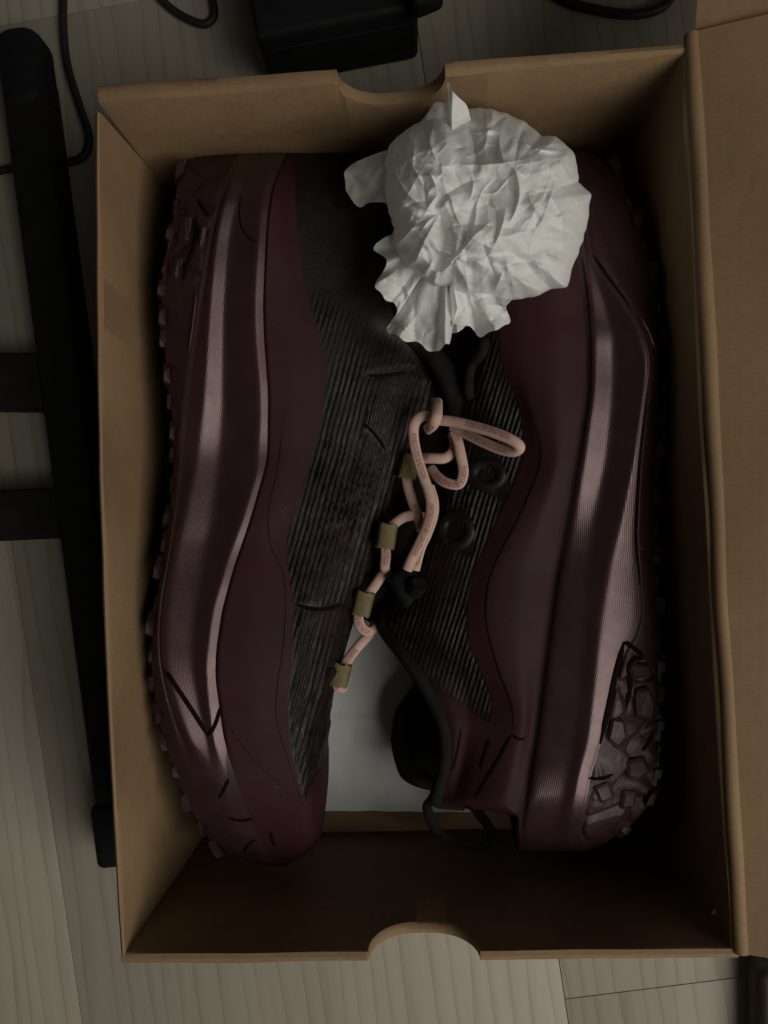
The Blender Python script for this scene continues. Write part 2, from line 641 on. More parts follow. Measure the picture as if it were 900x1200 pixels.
def strip_mesh(name, tops, mat, parent, mirror_z, flip, extra_far=None, ends=True):
    """tops: rows x cols x 3. Adds the mirrored lower copy; end rows close towards mirror_z."""
    A = tops
    if ends:
        e0, e1 = A[:1].copy(), A[-1:].copy()
        for e in (e0, e1):
            e[..., 2] = mirror_z
        A = np.concatenate([e0, A, e1], 0)
    B = A.copy()
    B[..., 2] = 2 * mirror_z - B[..., 2]
    if extra_far is not None:
        ef = extra_far
        if ends: ef = np.concatenate([ef[:1], ef, ef[-1:]], 0)
        B = B + ef
    nr, nc = A.shape[:2]
    vs = np.concatenate([A.reshape(-1, 3), B.reshape(-1, 3)], 0)
    fs = grid_faces(nr, nc, 0, flip) + grid_faces(nr, nc, nr * nc, not flip)
    cu = np.concatenate([np.zeros((nr, 1)), np.cumsum(np.linalg.norm(np.diff(A, axis=1), axis=2), 1)], 1) * 100
    cv = np.tile(np.linspace(0, 1, nr)[:, None] * 30, (1, nc))
    uv = np.stack([cu, cv], -1).reshape(-1, 2)
    uv = np.concatenate([uv, uv], 0).tolist()
    return mesh_obj(name, vs, fs, mat, parent, True, 55, uv)


def build_sections(rows_v, ctrl):
    """ctrl: list of (u array, z array, nsub) -> points rows x cols x 3 and the column index of each control line"""
    pts = [PA(u, rows_v, z) for u, z, _ in ctrl]
    cols, idx = [pts[0]], [0]
    for k in range(1, len(ctrl)):
        n = ctrl[k][2]
        for j in range(1, n + 1):
            cols.append(pts[k - 1] * (1 - j / n) + pts[k] * (j / n))
        idx.append(len(cols) - 1)
    return np.stack(cols, 1), idx


def col_smooth(A, lo, hi, times):
    A = A.copy()
    for _ in range(times):
        B = A.copy()
        B[:, lo + 1:hi] = 0.25 * A[:, lo:hi - 1] + 0.5 * A[:, lo + 1:hi] + 0.25 * A[:, lo + 2:hi + 1]
        A = B
    return A


def normals(A):
    du = np.gradient(A, axis=1)
    dv = np.gradient(A, axis=0)
    n = np.cross(du, dv)
    n /= np.linalg.norm(n, axis=2, keepdims=True) + 1e-12
    n[n[..., 2].mean() < 0] *= 1
    if n[..., 2].mean() < 0: n = -n
    return n


def upsample(A, nr, nc):
    r0, c0 = np.arange(A.shape[0]), np.arange(A.shape[1])
    r1, c1 = np.linspace(0, A.shape[0] - 1, nr), np.linspace(0, A.shape[1] - 1, nc)
    T = np.stack([np.stack([np.interp(r1, r0, A[:, j, k]) for j in range(A.shape[1])], 1) for k in range(3)], -1)
    return np.stack([np.stack([np.interp(c1, c0, T[i, :, k]) for i in range(nr)], 0) for k in range(3)], -1)


def pix(A):
    """world points -> pixel coordinates"""
    c, s = math.cos(TILT), math.sin(TILT)
    x, y, z = A[..., 0], A[..., 1], A[..., 2] - CAM_Z
    lx, lz = x * c - z * s, x * s + z * c
    return CU + FPX * lx / -lz, CV - FPX * y / -lz


def vnoise(X, Y, scale, seed):
    out = np.empty(X.shape)
    for i in np.ndindex(X.shape):
        out[i] = noise.noise(Vector((X[i] * scale, Y[i] * scale, seed)))
    return out


def cut_rows(A, lo, hi, nrow):
    """re-cut a patch so that each column runs from row lo[c] to row hi[c]"""
    nr, nc = A.shape[:2]
    out = np.empty((nrow, nc, 3))
    for c in range(nc):
        rr = np.linspace(lo[c], hi[c], nrow)
        for k in range(3):
            out[:, c, k] = np.interp(rr, np.arange(nr), A[:, c, k])
    return out


def row_at(vs, v0, v1, n, power=1.0):
    """row index per column for a border that runs from v0 to v1"""
    t = np.linspace(0, 1, n) ** power
    return np.interp(v0 + (v1 - v0) * t, vs, np.arange(len(vs)))


def rib_panel(A, slope, period, amp, seed, smooth_bands=(), diag=None):
    """press ribs into a patch (real relief)"""
    nr, nc = A.shape[:2]
    A = upsample(A, int(nr * 2.0), max(int(nc * 2.4), 110))
    u, v = pix(A)
    N = normals(A)
    X = u + slope * v
    wob = 0.9 * np.sin(v / 37.0 + seed) + 0.6 * np.sin(v / 13.0 + u / 29.0)
    wob = 0.4 * wob + 0.9 * vnoise(u / 26, v / 34, 1.0, seed + 21)
    ph = (X + wob) / period
    rib_amp = 0.75 + 0.4 * np.abs(np.sin(np.floor(ph) * 12.9898 + seed) * 43758.5453 % 1.0)
    tri = np.abs((ph % 1.0) * 2 - 1)
    prof = np.clip(tri * 1.5 - 0.25, 0, 1) * rib_amp
    lowf = vnoise(u / 60, v / 90, 1.0, seed)
    am = np.clip(0.75 + 0.9 * lowf, 0.12, 1.15)
    for (v0, u0, v1, u1, w) in smooth_bands:
        du, dv = u1 - u0, v1 - v0
        t = np.clip(((u - u0) * du + (v - v0) * dv) / (du * du + dv * dv), 0, 1)
        dist = np.hypot(u - u0 - du * t, v - v0 - dv * t)
        am = am * np.clip((dist - w) / 5.0, 0.0, 1)
    if diag is not None:
        am = am * np.clip((v - (diag[1] + (u - diag[0]) * diag[2])) / 22.0, 0.0, 1)
    brk = vnoise(X / 11.0, v / 16.0, 1.0, seed + 9)
    am = am * np.clip(1.0 + 0.7 * brk, 0.4, 1.2)
    # fade at the borders of the patch
    cc = np.linspace(0, 1, A.shape[1])[None, :]
    rr = np.linspace(0, 1, A.shape[0])[:, None]
    edge = np.clip(np.minimum(cc, 1 - cc) / 0.06, 0, 1) * np.clip(np.minimum(rr, 1 - rr) / 0.07, 0, 1)
    fine = vnoise(u / 5, v / 9, 1.0, seed + 3) * 0.25
    return A + N * (amp * am * edge * (prof + fine) - amp * 0.3)[..., None]


ZMID = 0.0545
surf_objs = []          # everything the details may be laid on


def ell(vs, v0, v1, lst, p0, p1):
    """half width: piecewise values times rounded ends"""
    base = gsmooth(np.interp(vs, [a for a, _ in lst], [b for _, b in lst]), 4)
    e0 = np.clip((vs - v0) / p0, 0.0, 1)
    e1 = np.clip((v1 - vs) / p1, 0.0, 1)
    f = np.sqrt(np.clip(1 - (1 - e0) ** 2.2, 0.02, 1)) * np.sqrt(np.clip(1 - (1 - e1) ** 2.2, 0.02, 1))
    return base * f


def dist_m(u0, u1, v, z):
    return np.linalg.norm(PA(u0, v, z) - PA(u1, v, z), axis=-1)


tan = lambda d: math.tan(math.radians(d))

# ---- the sneaker on the left: sole to the left, toe towards the lower end
ls = empty("sneaker", (-0.08, 0.0, ZB))
tag(ls, "dark burgundy trail sneaker with peach laces, lying on its side, toe towards the lower notch", "sneaker",
    "pair of sneakers in the box")
vL = np.concatenate([np.linspace(177, 200, 12, endpoint=False), np.linspace(200, 975, 210, endpoint=False),
                     np.linspace(975, 1015, 24)])
Lp = {
    "S": [(177, 262), (183, 232), (192, 216), (220, 207), (260, 203), (300, 194), (340, 189), (400, 192), (450, 197), (500, 203),
          (560, 203), (600, 198), (650, 192), (700, 184), (740, 179), (780, 177), (820, 182), (860, 190), (900, 203), (940, 219),
          (975, 238), (995, 256), (1008, 282), (1015, 312)],
    "O": [(177, 283), (189, 275), (220, 263), (249, 252), (293, 243), (355, 232), (413, 222), (450, 216), (500, 211), (560, 208),
          (600, 204), (650, 197), (700, 188), (740, 184), (780, 186), (820, 194), (860, 206), (900, 222), (940, 241), (975, 259),
          (1000, 283), (1015, 314)],
    "A": [(177, 288), (189, 281), (220, 269), (249, 259), (284, 252), (355, 245), (429, 240), (473, 237), (535, 229), (553, 226),
          (609, 213), (653, 203), (698, 194), (755, 191), (785, 193), (820, 203), (860, 218), (900, 237), (940, 257), (975, 276),
          (1000, 294), (1015, 318)],
    "B": [(177, 300), (220, 284), (249, 276), (284, 269), (355, 264), (384, 263), (484, 262), (535, 259), (575, 255), (615, 249),
          (653, 241), (715, 230), (744, 227), (771, 225), (800, 229), (840, 236), (880, 246), (920, 258), (950, 270), (1000, 300), (1015, 322)],
    "C": [(177, 326), (220, 310), (255, 305), (315, 300), (355, 298), (395, 299), (451, 304), (484, 305), (535, 302), (549, 302),
          (609, 284), (653, 267), (715, 249), (744, 245), (778, 241), (811, 243), (855, 248), (900, 256), (940, 270), (975, 288), (1000, 308), (1015, 325)],
    "D": [(177, 336), (220, 318), (255, 313), (284, 311), (355, 308), (395, 309), (462, 314), (535, 313), (542, 312), (609, 293),
          (667, 273), (715, 260), (762, 253), (795, 252), (829, 257), (860, 261), (900, 270), (940, 284), (975, 299), (1000, 315), (1015, 328)],
    "E": [(177, 345), (250, 345), (335, 356), (384, 371), (422, 383), (484, 378), (493, 378), (549, 360), (591, 349), (622, 336),
          (649, 336), (689, 342), (711, 346), (784, 345), (815, 340), (849, 340), (867, 341), (901, 349), (938, 357), (975, 357), (1000, 348), (1015, 332)],
    "F": [(177, 432), (190, 452), (250, 462), (330, 463), (388, 475), (415, 500), (442, 516), (480, 512), (520, 496), (560, 476), (610, 458), (660, 441), (700, 424),
          (740, 412), (770, 403), (810, 392), (830, 387), (880, 382), (950, 380), (982, 376), (1000, 362), (1010, 345), (1015, 335)],
}
U = {k: line(p, vL, 2.0) for k, p in Lp.items()}
hw = ell(vL, 175.5, 1017, [(177, .044), (240, .0480), (310, .0465), (530, .0370), (600, .041), (700, .0465), (780, .0495), (840, .0490), (920, .045), (1015, .038)], 60, 120)
T = ZMID + hw
sc = hw / 0.045
mm = 0.001 * sc
zS, zO = T - 10 * mm, T - 2.2 * mm
zA = T.copy()
dAB = np.tan(np.radians(gsmooth(np.interp(vL, [177, 300, 590, 690, 770, 830], [20, 26, 26, 13, 13, 19]), 3))) * dist_m(U["A"], U["B"], vL, T)
zB = zA - np.minimum(dAB, 5.5 * mm)
zC = zB + np.minimum(tan(15) * dist_m(U["B"], U["C"], vL, T), 3.2 * mm)
zD = zC - np.minimum(tan(27) * dist_m(U["C"], U["D"], vL, T), 3.5 * mm)
zE = np.minimum(T - 9 * mm, zD - 1.5 * mm)
opL = gsmooth(np.interp(vL, [177, 200, 230, 380, 430, 470], [0.012, 0.024, 0.027, 0.025, 0.012, 0.0]), 4) * np.minimum(1, sc)
fm = lambda a, b, t: U[a] * (1 - t) + U[b] * t
zF = ZMID + opL
zm1 = ZMID + (zE - ZMID) * 0.87 + 0 * mm
zm2 = ZMID + np.maximum((zE - ZMID) * 0.60, opL * 1.05)
zm1 = np.maximum(zm1, zm2)
ctrlL = [(U["S"], zS, 0), (fm("S", "O", .55), T - 5.2 * mm, 4), (U["O"], zO, 4), (fm("O", "A", .35), T - 3.0 * mm, 3),
         (U["A"], zA, 6), (U["B"], zB, 8), (U["C"], zC, 10), (U["D"], zD, 6),
         (U["D"] + 3, zD + 0.9 * mm, 3), (fm("D", "E", .45), (zD + zE) / 2 + 1.9 * mm, 12), (U["E"], zE, 12),
         (fm("E", "F", .4), zm1, 18), (fm("E", "F", .75), zm2, 16), (fm("E", "F", .93), zF + (zm2 - zF) * .48, 8), (U["F"], zF, 6)]
AL, iL = build_sections(vL, ctrlL)
AL = col_smooth(AL, iL[0], iL[7], 2)
AL = col_smooth(AL, iL[8], AL.shape[1] - 1, 14)
AL = gsmooth(AL, 1.2, 0)
flatL = col_smooth(AL, 1, iL[10], 160)
wt = np.clip((vL - 858) / 55.0, 0, 1)
wt = (wt * wt * (3 - 2 * wt))[:, None, None]
AL = AL * (1 - wt) + flatL * wt

def chunky(A, v_a, v_b, amp, seed, keep_edge=True):
    """moulded rubber relief: raised uneven lumps between narrow channels, strongest between rows v_a and v_b"""
    B = upsample(A, A.shape[0] * 2, max(A.shape[1] * 4, 40))
    u, v = pix(B)
    N = normals(B)
    h = np.empty(u.shape)
    for i in np.ndindex(u.shape):
        d, _ = noise.voronoi(Vector((u[i] / 33.0 + 0.25 * math.sin(v[i] / 9), v[i] / 38.0, seed)))
        h[i] = min(1.0, (d[1] - d[0]) * 3.0) + 0.10 * noise.noise(Vector((u[i] / 6, v[i] / 6, seed)))
    w = np.clip(np.minimum(v - v_a, v_b - v) / 14.0, 0.12, 1)
    cc = np.linspace(0, 1, B.shape[1])[None, :]
    w = w * np.clip((1 - cc) / 0.12, 0, 1) * np.clip(cc / 0.05, 0, 1)
    return B + N * (amp * (h - 0.55) * w)[..., None]


outsole = strip_mesh("outsole", chunky(AL[:, iL[0]:iL[2] + 1], 186, 338, 0.0014, 3.3), M["rubber"], None, ZMID, True)
# sole face between the two edges
def sole_face(A0, mz, flip, mat, parent, name="sole_face"):
    n = 14
    lo = A0.copy(); lo[:, 2] = 2 * mz - lo[:, 2]
    G = np.stack([A0 * (1 - t) + lo * t for t in np.linspace(0, 1, n)], 1)
    sgn = -1 if A0[:, 0].mean() < 0 else 1
    t = np.linspace(0, 1, n)
    G[..., 0] += sgn * 0.0025 * np.sin(np.pi * t)[None, :]
    vs = G.reshape(-1, 3)
    return mesh_obj(name, vs, grid_faces(G.shape[0], n, 0, flip), mat, parent)


def own(o, parent):
    """parent a part whose vertices are in world coordinates"""
    o.parent = parent
    o.matrix_parent_inverse = world_of(parent).inverted()
    return o


def world_of(p):
    m = p.matrix_parent_inverse @ p.matrix_basis if p.parent else p.matrix_basis.copy()
    return world_of(p.parent) @ m if p.parent else m


own(outsole, ls)
own(sole_face(AL[:, 0], ZMID, False, M["rubber"], None), outsole)
ML = AL[:, iL[2]:iL[7] + 1]
tt = np.linspace(0, 1, ML.shape[1])
endM = np.interp(np.interp(tt, [0, .25, .6, .85, 1], [815, 862, 914, 908, 878]), vL, np.arange(len(vL)))
midsole = own(strip_mesh("midsole", cut_rows(ML, np.zeros(ML.shape[1]), endM, 200), M["foam"], None, ZMID, True), ls)
toe_bumper = own(strip_mesh("toe_bumper", cut_rows(ML, endM - 0.02, np.full(ML.shape[1], len(vL) - 1.0), 50), M["rubber"], None, ZMID, True), ls)
rand = own(strip_mesh("rand", AL[:, iL[7]:iL[10] + 1], M["rand"], None, ZMID, True), ls)
RL = AL[:, iL[10]:]
r0 = int(np.searchsorted(vL, 322)); r1 = int(np.searchsorted(vL, 944))
heel_q = own(strip_mesh("heel_quarter", RL[:r0 + 1], M["rib"], None, ZMID, True), ls)
endL = row_at(vL, 944, 893, RL.shape[1], 0.8)
ribL = rib_panel(cut_rows(RL, np.full(RL.shape[1], float(r0)), endL, r1 - r0 + 1), 0.27, 6.6, 0.00095, 2.0,
                 [(711, 345, 712, 402, 2), (505, 433, 527, 452, 2), (440, 430, 432, 480, 2.5)], diag=(352, 322, 0.66))
mesh_panel = own(strip_mesh("mesh_panel", ribL, M["rib"], None, ZMID, True, ends=False), ls)
toe_cap = own(strip_mesh("toe_cap", cut_rows(RL, endL - 0.02, np.full(RL.shape[1], len(vL) - 1.0), 60), M["rand"], None, ZMID, True), ls)
surf_objs += [outsole, midsole, toe_bumper, rand, heel_q, mesh_panel, toe_cap]


# collar lining: a pocket from the near edge into the shoe and out to the far edge
def lining(name, A, v_lo, v_hi, vs, depth_dir, depth, parent, far_shift=None, mat="lining"):
    a, b = int(np.searchsorted(vs, v_lo)), int(np.searchsorted(vs, v_hi))
    E = A[a:b + 1, -1]
    lo = E.copy(); lo[:, 2] = 2 * ZMID - lo[:, 2]
    if far_shift is not None: lo = lo + far_shift[a:b + 1]
    n = 18
    cols = []
    for t in np.linspace(0, 1, n):
        p = E * (1 - t) + lo * t
        p = p + np.array(depth_dir) * depth * (math.sin(math.pi * t) ** 0.6)
        cols.append(p)
    G = np.stack(cols, 1)
    return own(mesh_obj(name, G.reshape(-1, 3), grid_faces(G.shape[0], n), M[mat], None), parent)


lining("lining", AL, 178, 468, vL, (-1, 0, 0), 0.045, ls)


def edge_tube(name, A, v_lo, v_hi, vs, rad, mat, parent, far_shift=None, mirror=False, step=3):
    a, b = int(np.searchsorted(vs, v_lo)), int(np.searchsorted(vs, v_hi))
    pts = []
    for r in range(a, b + 1, step):
        p = A[r, -1].copy()
        if mirror:
            p[2] = 2 * ZMID - p[2]
            if far_shift is not None: p = p + far_shift[r]
        pts.append(Vector(p))
    pts = catmull(pts, 3)
    n = len(pts)
    rads = [rad * min(1, 0.35 + 6 * min(i, n - 1 - i) / n) for i in range(n)]
    return own(tube(name, pts, rads, M[mat], None, 12), parent)


edge_tube("collar", AL, 186, 462, vL, 0.0034, "black_fabric", ls)
edge_tube("collar", AL, 186, 462, vL, 0.0034, "black_fabric", ls, mirror=True)

# ---- the sneaker on the right: sole to the right, heel towards the lower end
rs_ = empty("sneaker", (0.06, 0.0, ZB))
tag(rs_, "dark burgundy trail sneaker with black heel pull loop, heel at the lower end", "sneaker",
    "pair of sneakers in the box")
vR = np.concatenate([np.linspace(172, 200, 14, endpoint=False), np.linspace(200, 930, 196, endpoint=False),
                     np.linspace(930, 998, 44)])
Rp = {
    "S": [(172, 676), (178, 692), (190, 712), (204, 726), (240, 739), (290, 758), (330, 768), (400, 776), (450, 779), (500, 776), (560, 770),
          (620, 768), (680, 770), (740, 774), (800, 775), (880, 774), (925, 769), (950, 756), (975, 730), (990, 706), (998, 688)],
    "N": [(172, 668), (200, 684), (240, 690), (298, 697), (330, 716), (358, 737), (380, 752), (414, 764), (440, 763), (468, 758),
          (536, 750), (587, 747), (631, 745), (687, 750), (720, 752), (745, 745), (760, 733), (780, 727), (820, 716), (873, 703), (908, 692), (973, 679), (998, 676)],
    "M": [(172, 666), (200, 679), (240, 685), (298, 692), (330, 711), (358, 731), (380, 744), (414, 755), (440, 756), (468, 752), (536, 743),
          (613, 727), (662, 715), (709, 707), (758, 701), (798, 697), (868, 689), (903, 679), (940, 672), (968, 668), (998, 667)],
    "Q": [(172, 664), (200, 675), (250, 684), (300, 691), (340, 704), (392, 719), (450, 719), (480, 717), (536, 711), (575, 704), (615, 696),
          (662, 689), (709, 686), (753, 684), (775, 680), (845, 675), (889, 668), (927, 661), (960, 653), (998, 650)],
    "L": [(172, 661), (200, 668), (250, 677), (300, 685), (340, 691), (380, 695), (420, 696), (460, 695), (500, 689), (536, 684), (587, 675.5),
          (635, 667), (675, 658), (720, 652), (758, 647), (810, 640), (864, 633), (927, 623), (964, 617), (998, 618)],
    "K": [(172, 659), (200, 661), (250, 668), (300, 676), (340, 682), (400, 687), (470, 686), (536, 674), (609, 660), (664, 651), (742, 640),
          (752, 638), (857, 626), (934, 614), (964, 609), (998, 612)],
    "E": [(172, 655), (250, 630), (350, 606), (420, 610), (472, 619), (534, 634), (560, 628), (596, 613), (669, 577), (720, 569), (772, 580),
          (829, 600), (860, 600), (885, 589), (943, 566), (948, 580), (955, 607), (998, 610)],
    "G": [(172, 652), (250, 610), (350, 580), (420, 585), (480, 612), (530, 616), (567, 603), (604, 585), (667, 556), (715, 547), (755, 549), (775, 558),
          (809, 573), (827, 578), (850, 570), (880, 560), (943, 545), (948, 570), (955, 605), (998, 608)],
    "F": [(172, 648), (200, 612), (250, 580), (300, 560), (350, 545), (400, 535), (450, 526), (500, 517), (560, 505), (620, 490), (680, 468),
          (725, 449), (738, 447), (745, 455), (790, 490), (830, 512), (858, 523), (900, 522), (938, 509), (945, 512), (949, 560), (954, 604), (998, 606)],
}
V = {k: line(p, vR, 1.8) for k, p in Rp.items()}
hw = ell(vR, 170, 1003, [(172, .044), (300, .0490), (400, .0490), (560, .0425), (660, .0405), (760, .0420), (850, .0430), (998, .040)], 130, 75)
T = ZMID + hw
sc = hw / 0.045
mm = 0.001 * sc
gm = lambda a, b, t: V[a] * (1 - t) + V[b] * t
zM = T.copy()
zQ = zM - np.minimum(tan(22) * dist_m(V["Q"], V["M"], vR, T), 5.2 * mm)
angLQ = np.radians(gsmooth(np.interp(vR, [172, 360, 430, 560, 660, 880, 930], [2, 6, 14, 14, -13, -13, 0]), 3))
zL = zQ + np.clip(np.tan(angLQ) * dist_m(V["L"], V["Q"], vR, T), -3.6 * mm, 3.4 * mm)
zN = zM - np.minimum(tan(13) * dist_m(V["M"], V["N"], vR, T), 7 * mm)
zS = np.minimum(T - 11 * mm, zN - 3 * mm)
zK = zL - 2.6 * mm
zE = T - 6 * mm
zG = T - 11 * mm
opR = gsmooth(np.interp(vR, [660, 735, 770, 850, 930, 948, 956], [0, .006, .020, .027, .022, .012, .010]), 2)
zF = ZMID + opR
zg1 = ZMID + (zG - ZMID) * .84
zg2 = ZMID + np.maximum((zG - ZMID) * .56, opR * 1.12)
zg1 = np.maximum(zg1, zg2)
ctrlR = [(V["S"], zS, 0), (gm("S", "N", .5), np.minimum(zN - 1.0 * mm, T - 6 * mm), 6), (gm("S", "N", .88), zN + 0.4 * mm, 5), (V["N"], zN - 0.6 * mm, 3), (V["N"] * .9 + V["M"] * .1, zN * .9 + zM * .1, 2),
         (V["M"], zM, 8), (V["Q"], zQ, 8), (V["L"], zL, 8), (V["K"] * .6 + V["L"] * .4, zK, 4), (V["K"], zK - .3 * mm, 3),
         (V["K"] - 4, zK - 0.2 * mm, 3), (gm("K", "E", .5), (zK + zE) / 2 + 2.5 * mm, 12), (V["E"], zE, 10), (V["G"], zG, 8),
         (gm("G", "F", .42), zg1, 18), (gm("G", "F", .76), zg2, 14), (gm("G", "F", .93), zF + (zg2 - zF) * .48, 6), (V["F"], zF, 5)]
AR, iR = build_sections(vR, ctrlR)
AR = col_smooth(AR, iR[0], iR[9], 2)
AR = col_smooth(AR, iR[10], AR.shape[1] - 1, 12)
AR = gsmooth(AR, 1.1, 0)
# the far half of the collar stands further out
fs_amt = np.interp(vR, [735, 800, 835, 870, 905, 935, 952], [0, -.001, -.006, -.020, -.021, -.013, 0.0])
far = np.zeros((len(vR), 3)); far[:, 0] = gsmooth(fs_amt, 2)
cols = np.linspace(0, 1, AR.shape[1] - iR[12])
farP = far[:, None, :] * (cols ** 2)[None, :, None]

outsole2 = own(strip_mesh("outsole", chunky(AR[:, iR[0]:iR[3] + 1], 768, 990, 0.0017, 8.1), M["rubber"], None, ZMID, False), rs_)
own(sole_face(AR[:, 0], ZMID, True, M["rubber"], None), outsole2)
midsole2 = own(strip_mesh("midsole", AR[:, iR[3]:iR[9] + 1], M["foam"], None, ZMID, False), rs_)
rand2 = own(strip_mesh("rand", AR[:, iR[9]:iR[12] + 1], M["rand"], None, ZMID, False), rs_)
RR = AR[:, iR[12]:]
q0, q1 = int(np.searchsorted(vR, 330)), int(np.searchsorted(vR, 846))
toe2 = own(strip_mesh("toe_cap", RR[:q0 + 1], M["rand"], None, ZMID, False), rs_)
# the band between seam and ribs stays smooth, the rest is ribbed
nb = iR[13] - iR[12]
band2 = own(strip_mesh("overlay_band", RR[q0:q1 + 2, :nb + 1], M["rand"], None, ZMID, False, ends=False), rs_)
endR = row_at(vR, 846, 800, RR.shape[1] - nb, 1.4)
ribR = rib_panel(cut_rows(RR[:, nb:], np.full(RR.shape[1] - nb, float(q0)), endR, q1 - q0 + 1), 0.30, 6.0, 0.00090, 5.0, [(560, 560, 575, 590, 9), (610, 520, 640, 545, 9)])
mesh2 = own(strip_mesh("mesh_panel", ribR, M["rib"], None, ZMID, False, ends=False), rs_)
endH = np.concatenate([np.full(nb, endR[0]), endR])
heel2 = own(strip_mesh("heel_quarter", cut_rows(RR, endH - 0.02, np.full(RR.shape[1], len(vR) - 1.0), 90), M["rand"], None, ZMID, False,
                       extra_far=cut_rows(farP, endH - 0.02, np.full(RR.shape[1], len(vR) - 1.0), 90)), rs_)
surf_objs += [outsole2, midsole2, rand2, toe2, band2, mesh2, heel2]
lining("lining", AR, 700, 956, vR, (1, 0, 0), 0.045, rs_, far)
edge_tube("collar", AR, 700, 946, vR, 0.0032, "black_fabric", rs_, step=3)
edge_tube("collar", AR, 700, 946, vR, 0.0055, "lining", rs_, far, True, step=3)

# ------------------------------------------------------------------ details laid on the sneakers
bpy.context.view_layer.update()


def bvh_of(objs):
    vs, fs = [], []
    for o in objs:
        off = len(vs)
        vs += [v.co.copy() for v in o.data.vertices]
        fs += [tuple(i + off for i in p.vertices) for p in o.data.polygons]
    return BVHTree.FromPolygons(vs, fs)


BV = bvh_of(surf_objs)


def hit(u, v, dflt=0.06):
    o, d = ray(u, v)
    loc, nrm, _, _ = BV.ray_cast(o, d)
    if loc is None:
        p = P(u, v, dflt)
        return p, Vector((0, 0, 1))
    if nrm.z < 0: nrm = -nrm
    return loc, nrm


def on_surf(pts, off, n=6, dense=6):
    """smooth pixel path laid on the sneakers, lifted by off"""
    pp = catmull([Vector((u, v, 0)) for u, v in pts], dense)
    out = []
    for p in pp:
        a, nn = hit(p.x, p.y)
        out.append(a + nn * off)
    # even out the lift
    arr = np.array([list(p) for p in out])
    if len(arr) > 6:
        arr[:, 2] = gsmooth(arr[:, 2], 1.0)
    return [Vector(a) for a in arr]


def seam(pts, rad, parent, mat="seam", off=-0.0001, name="seam", flat=0.6):
    path = on_surf(pts, off)
    n = len(path)
    rads = [rad * min(1, 0.3 + 5 * min(i, n - 1 - i) / n) for i in range(n)]
    return own(tube(name, path, rads, M[mat], None, 6, flat), parent)


# left sneaker: moulded edges, stitched lines, toe strokes; dark tubes paint the shade in grooves
seam([(191, 782), (205, 803), (225, 833), (244, 863)], 0.0012, midsole, name="groove_shade")
seam([(244, 863), (252, 848), (258, 829)], 0.0011, midsole, name="groove_shade")
seam([(262, 838), (285, 872), (305, 897), (330, 920), (346, 938)], 0.0006, rand, "rand", 0.0003)
seam([(284, 210), (281, 240), (282, 262), (290, 277), (303, 286)], 0.0005, midsole, name="groove_shade")
seam([(345, 708), (365, 714), (385, 713), (400, 708)], 0.0011, mesh_panel)
seam([(425, 495), (440, 510), (452, 528)], 0.0009, mesh_panel)
seam([(430, 440), (452, 440), (476, 436)], 0.0009, mesh_panel)
seam([(333, 480), (327, 545), (315, 600), (318, 640), (334, 680), (333, 750), (326, 800), (324, 840), (338, 890), (352, 935)], 0.0004, rand, "rand", 0.0002)
for pts in ([(268, 912), (262, 925), (256, 936)], [(267, 958), (282, 961), (297, 959)], [(300, 983), (290, 990), (285, 1001)],
            [(316, 974), (319, 984), (322, 992)]):
    seam(pts, 0.0009, toe_bumper, off=-0.0001, name="toe_groove_shade")  # dark tubes painted in for the shade of recessed toe strokes
seam([(232, 232), (240, 248), (246, 254)], 0.0010, outsole, name="groove_shade")
seam([(231, 250), (229, 285), (222, 305), (214, 330)], 0.0014, outsole, name="groove_shade")
seam([(231, 340), (227, 375), (222, 412)], 0.0005, outsole, "rubber", 0.0006, name="lip")
# black panel at the toe end of the lace row
# right sneaker
seam([(619, 472), (634, 534), (613, 596), (577, 669), (569.5, 720), (580, 772), (600, 829), (600, 860)], 0.00055, rand2)
seam([(600, 860), (588, 884), (572, 912), (555, 940)], 0.0010, heel2)
seam([(600, 861), (608, 866), (615, 865)], 0.0008, heel2)
seam([(574, 866), (569, 885), (563, 903)], 0.0011, heel2)
seam([(541, 850), (536, 880), (530, 905)], 0.0006, heel2)
seam([(731, 752), (722, 785), (713, 825), (703, 872)], 0.0016, outsole2, name="groove_shade")
seam([(731, 752), (742, 759), (755, 770)], 0.0012, outsole2, name="groove_shade")
seam([(755, 772), (742, 772), (736, 785), (738, 805), (733, 830)], 0.0014, outsole2, name="groove_shade")
seam([(765, 858), (758, 872), (752, 880)], 0.0010, outsole2, name="groove_shade")
seam([(690, 912), (705, 912), (719, 907)], 0.0010, outsole2, name="groove_shade")
seam([(694, 298), (716, 330), (738, 358)], 0.0009, outsole2, name="groove_shade")
seam([(747, 368), (758, 388), (768, 414)], 0.0006, outsole2, "foam", 0.0006, name="lip")
seam([(758, 470), (750, 536), (746.5, 587), (745, 631), (750, 687)], 0.0008, outsole2, name="groove_shade")


# raised rubber blocks on the heel of the right sneaker
def block(poly, h, parent, mat="rubber", name="tread_block", inset=0.72):
    n = len(poly)
    base, top = [], []
    cu_, cv_ = sum(p[0] for p in poly) / n, sum(p[1] for p in poly) / n
    for (u, v) in poly:
        a, nn = hit(u, v)
        base.append(a - nn * 0.0006)
        a2, n2 = hit(cu_ + (u - cu_) * inset, cv_ + (v - cv_) * inset)
        top.append(a2 + (n2 + Vector((0.0, 0, 0.4))).normalized() * h)
    vs = base + top
    fs = [tuple(range(n, 2 * n))] + [(i, (i + 1) % n, n + (i + 1) % n, n + i) for i in range(n)]
    o = mesh_obj(name, vs, fs, M[mat], None, False)
    bm = bmesh.new(); bm.from_mesh(o.data)
    bmesh.ops.recalc_face_normals(bm, faces=bm.faces)
    bm.to_mesh(o.data); bm.free()
    bpy_bev(o, 0.0010)
    return own(o, parent)


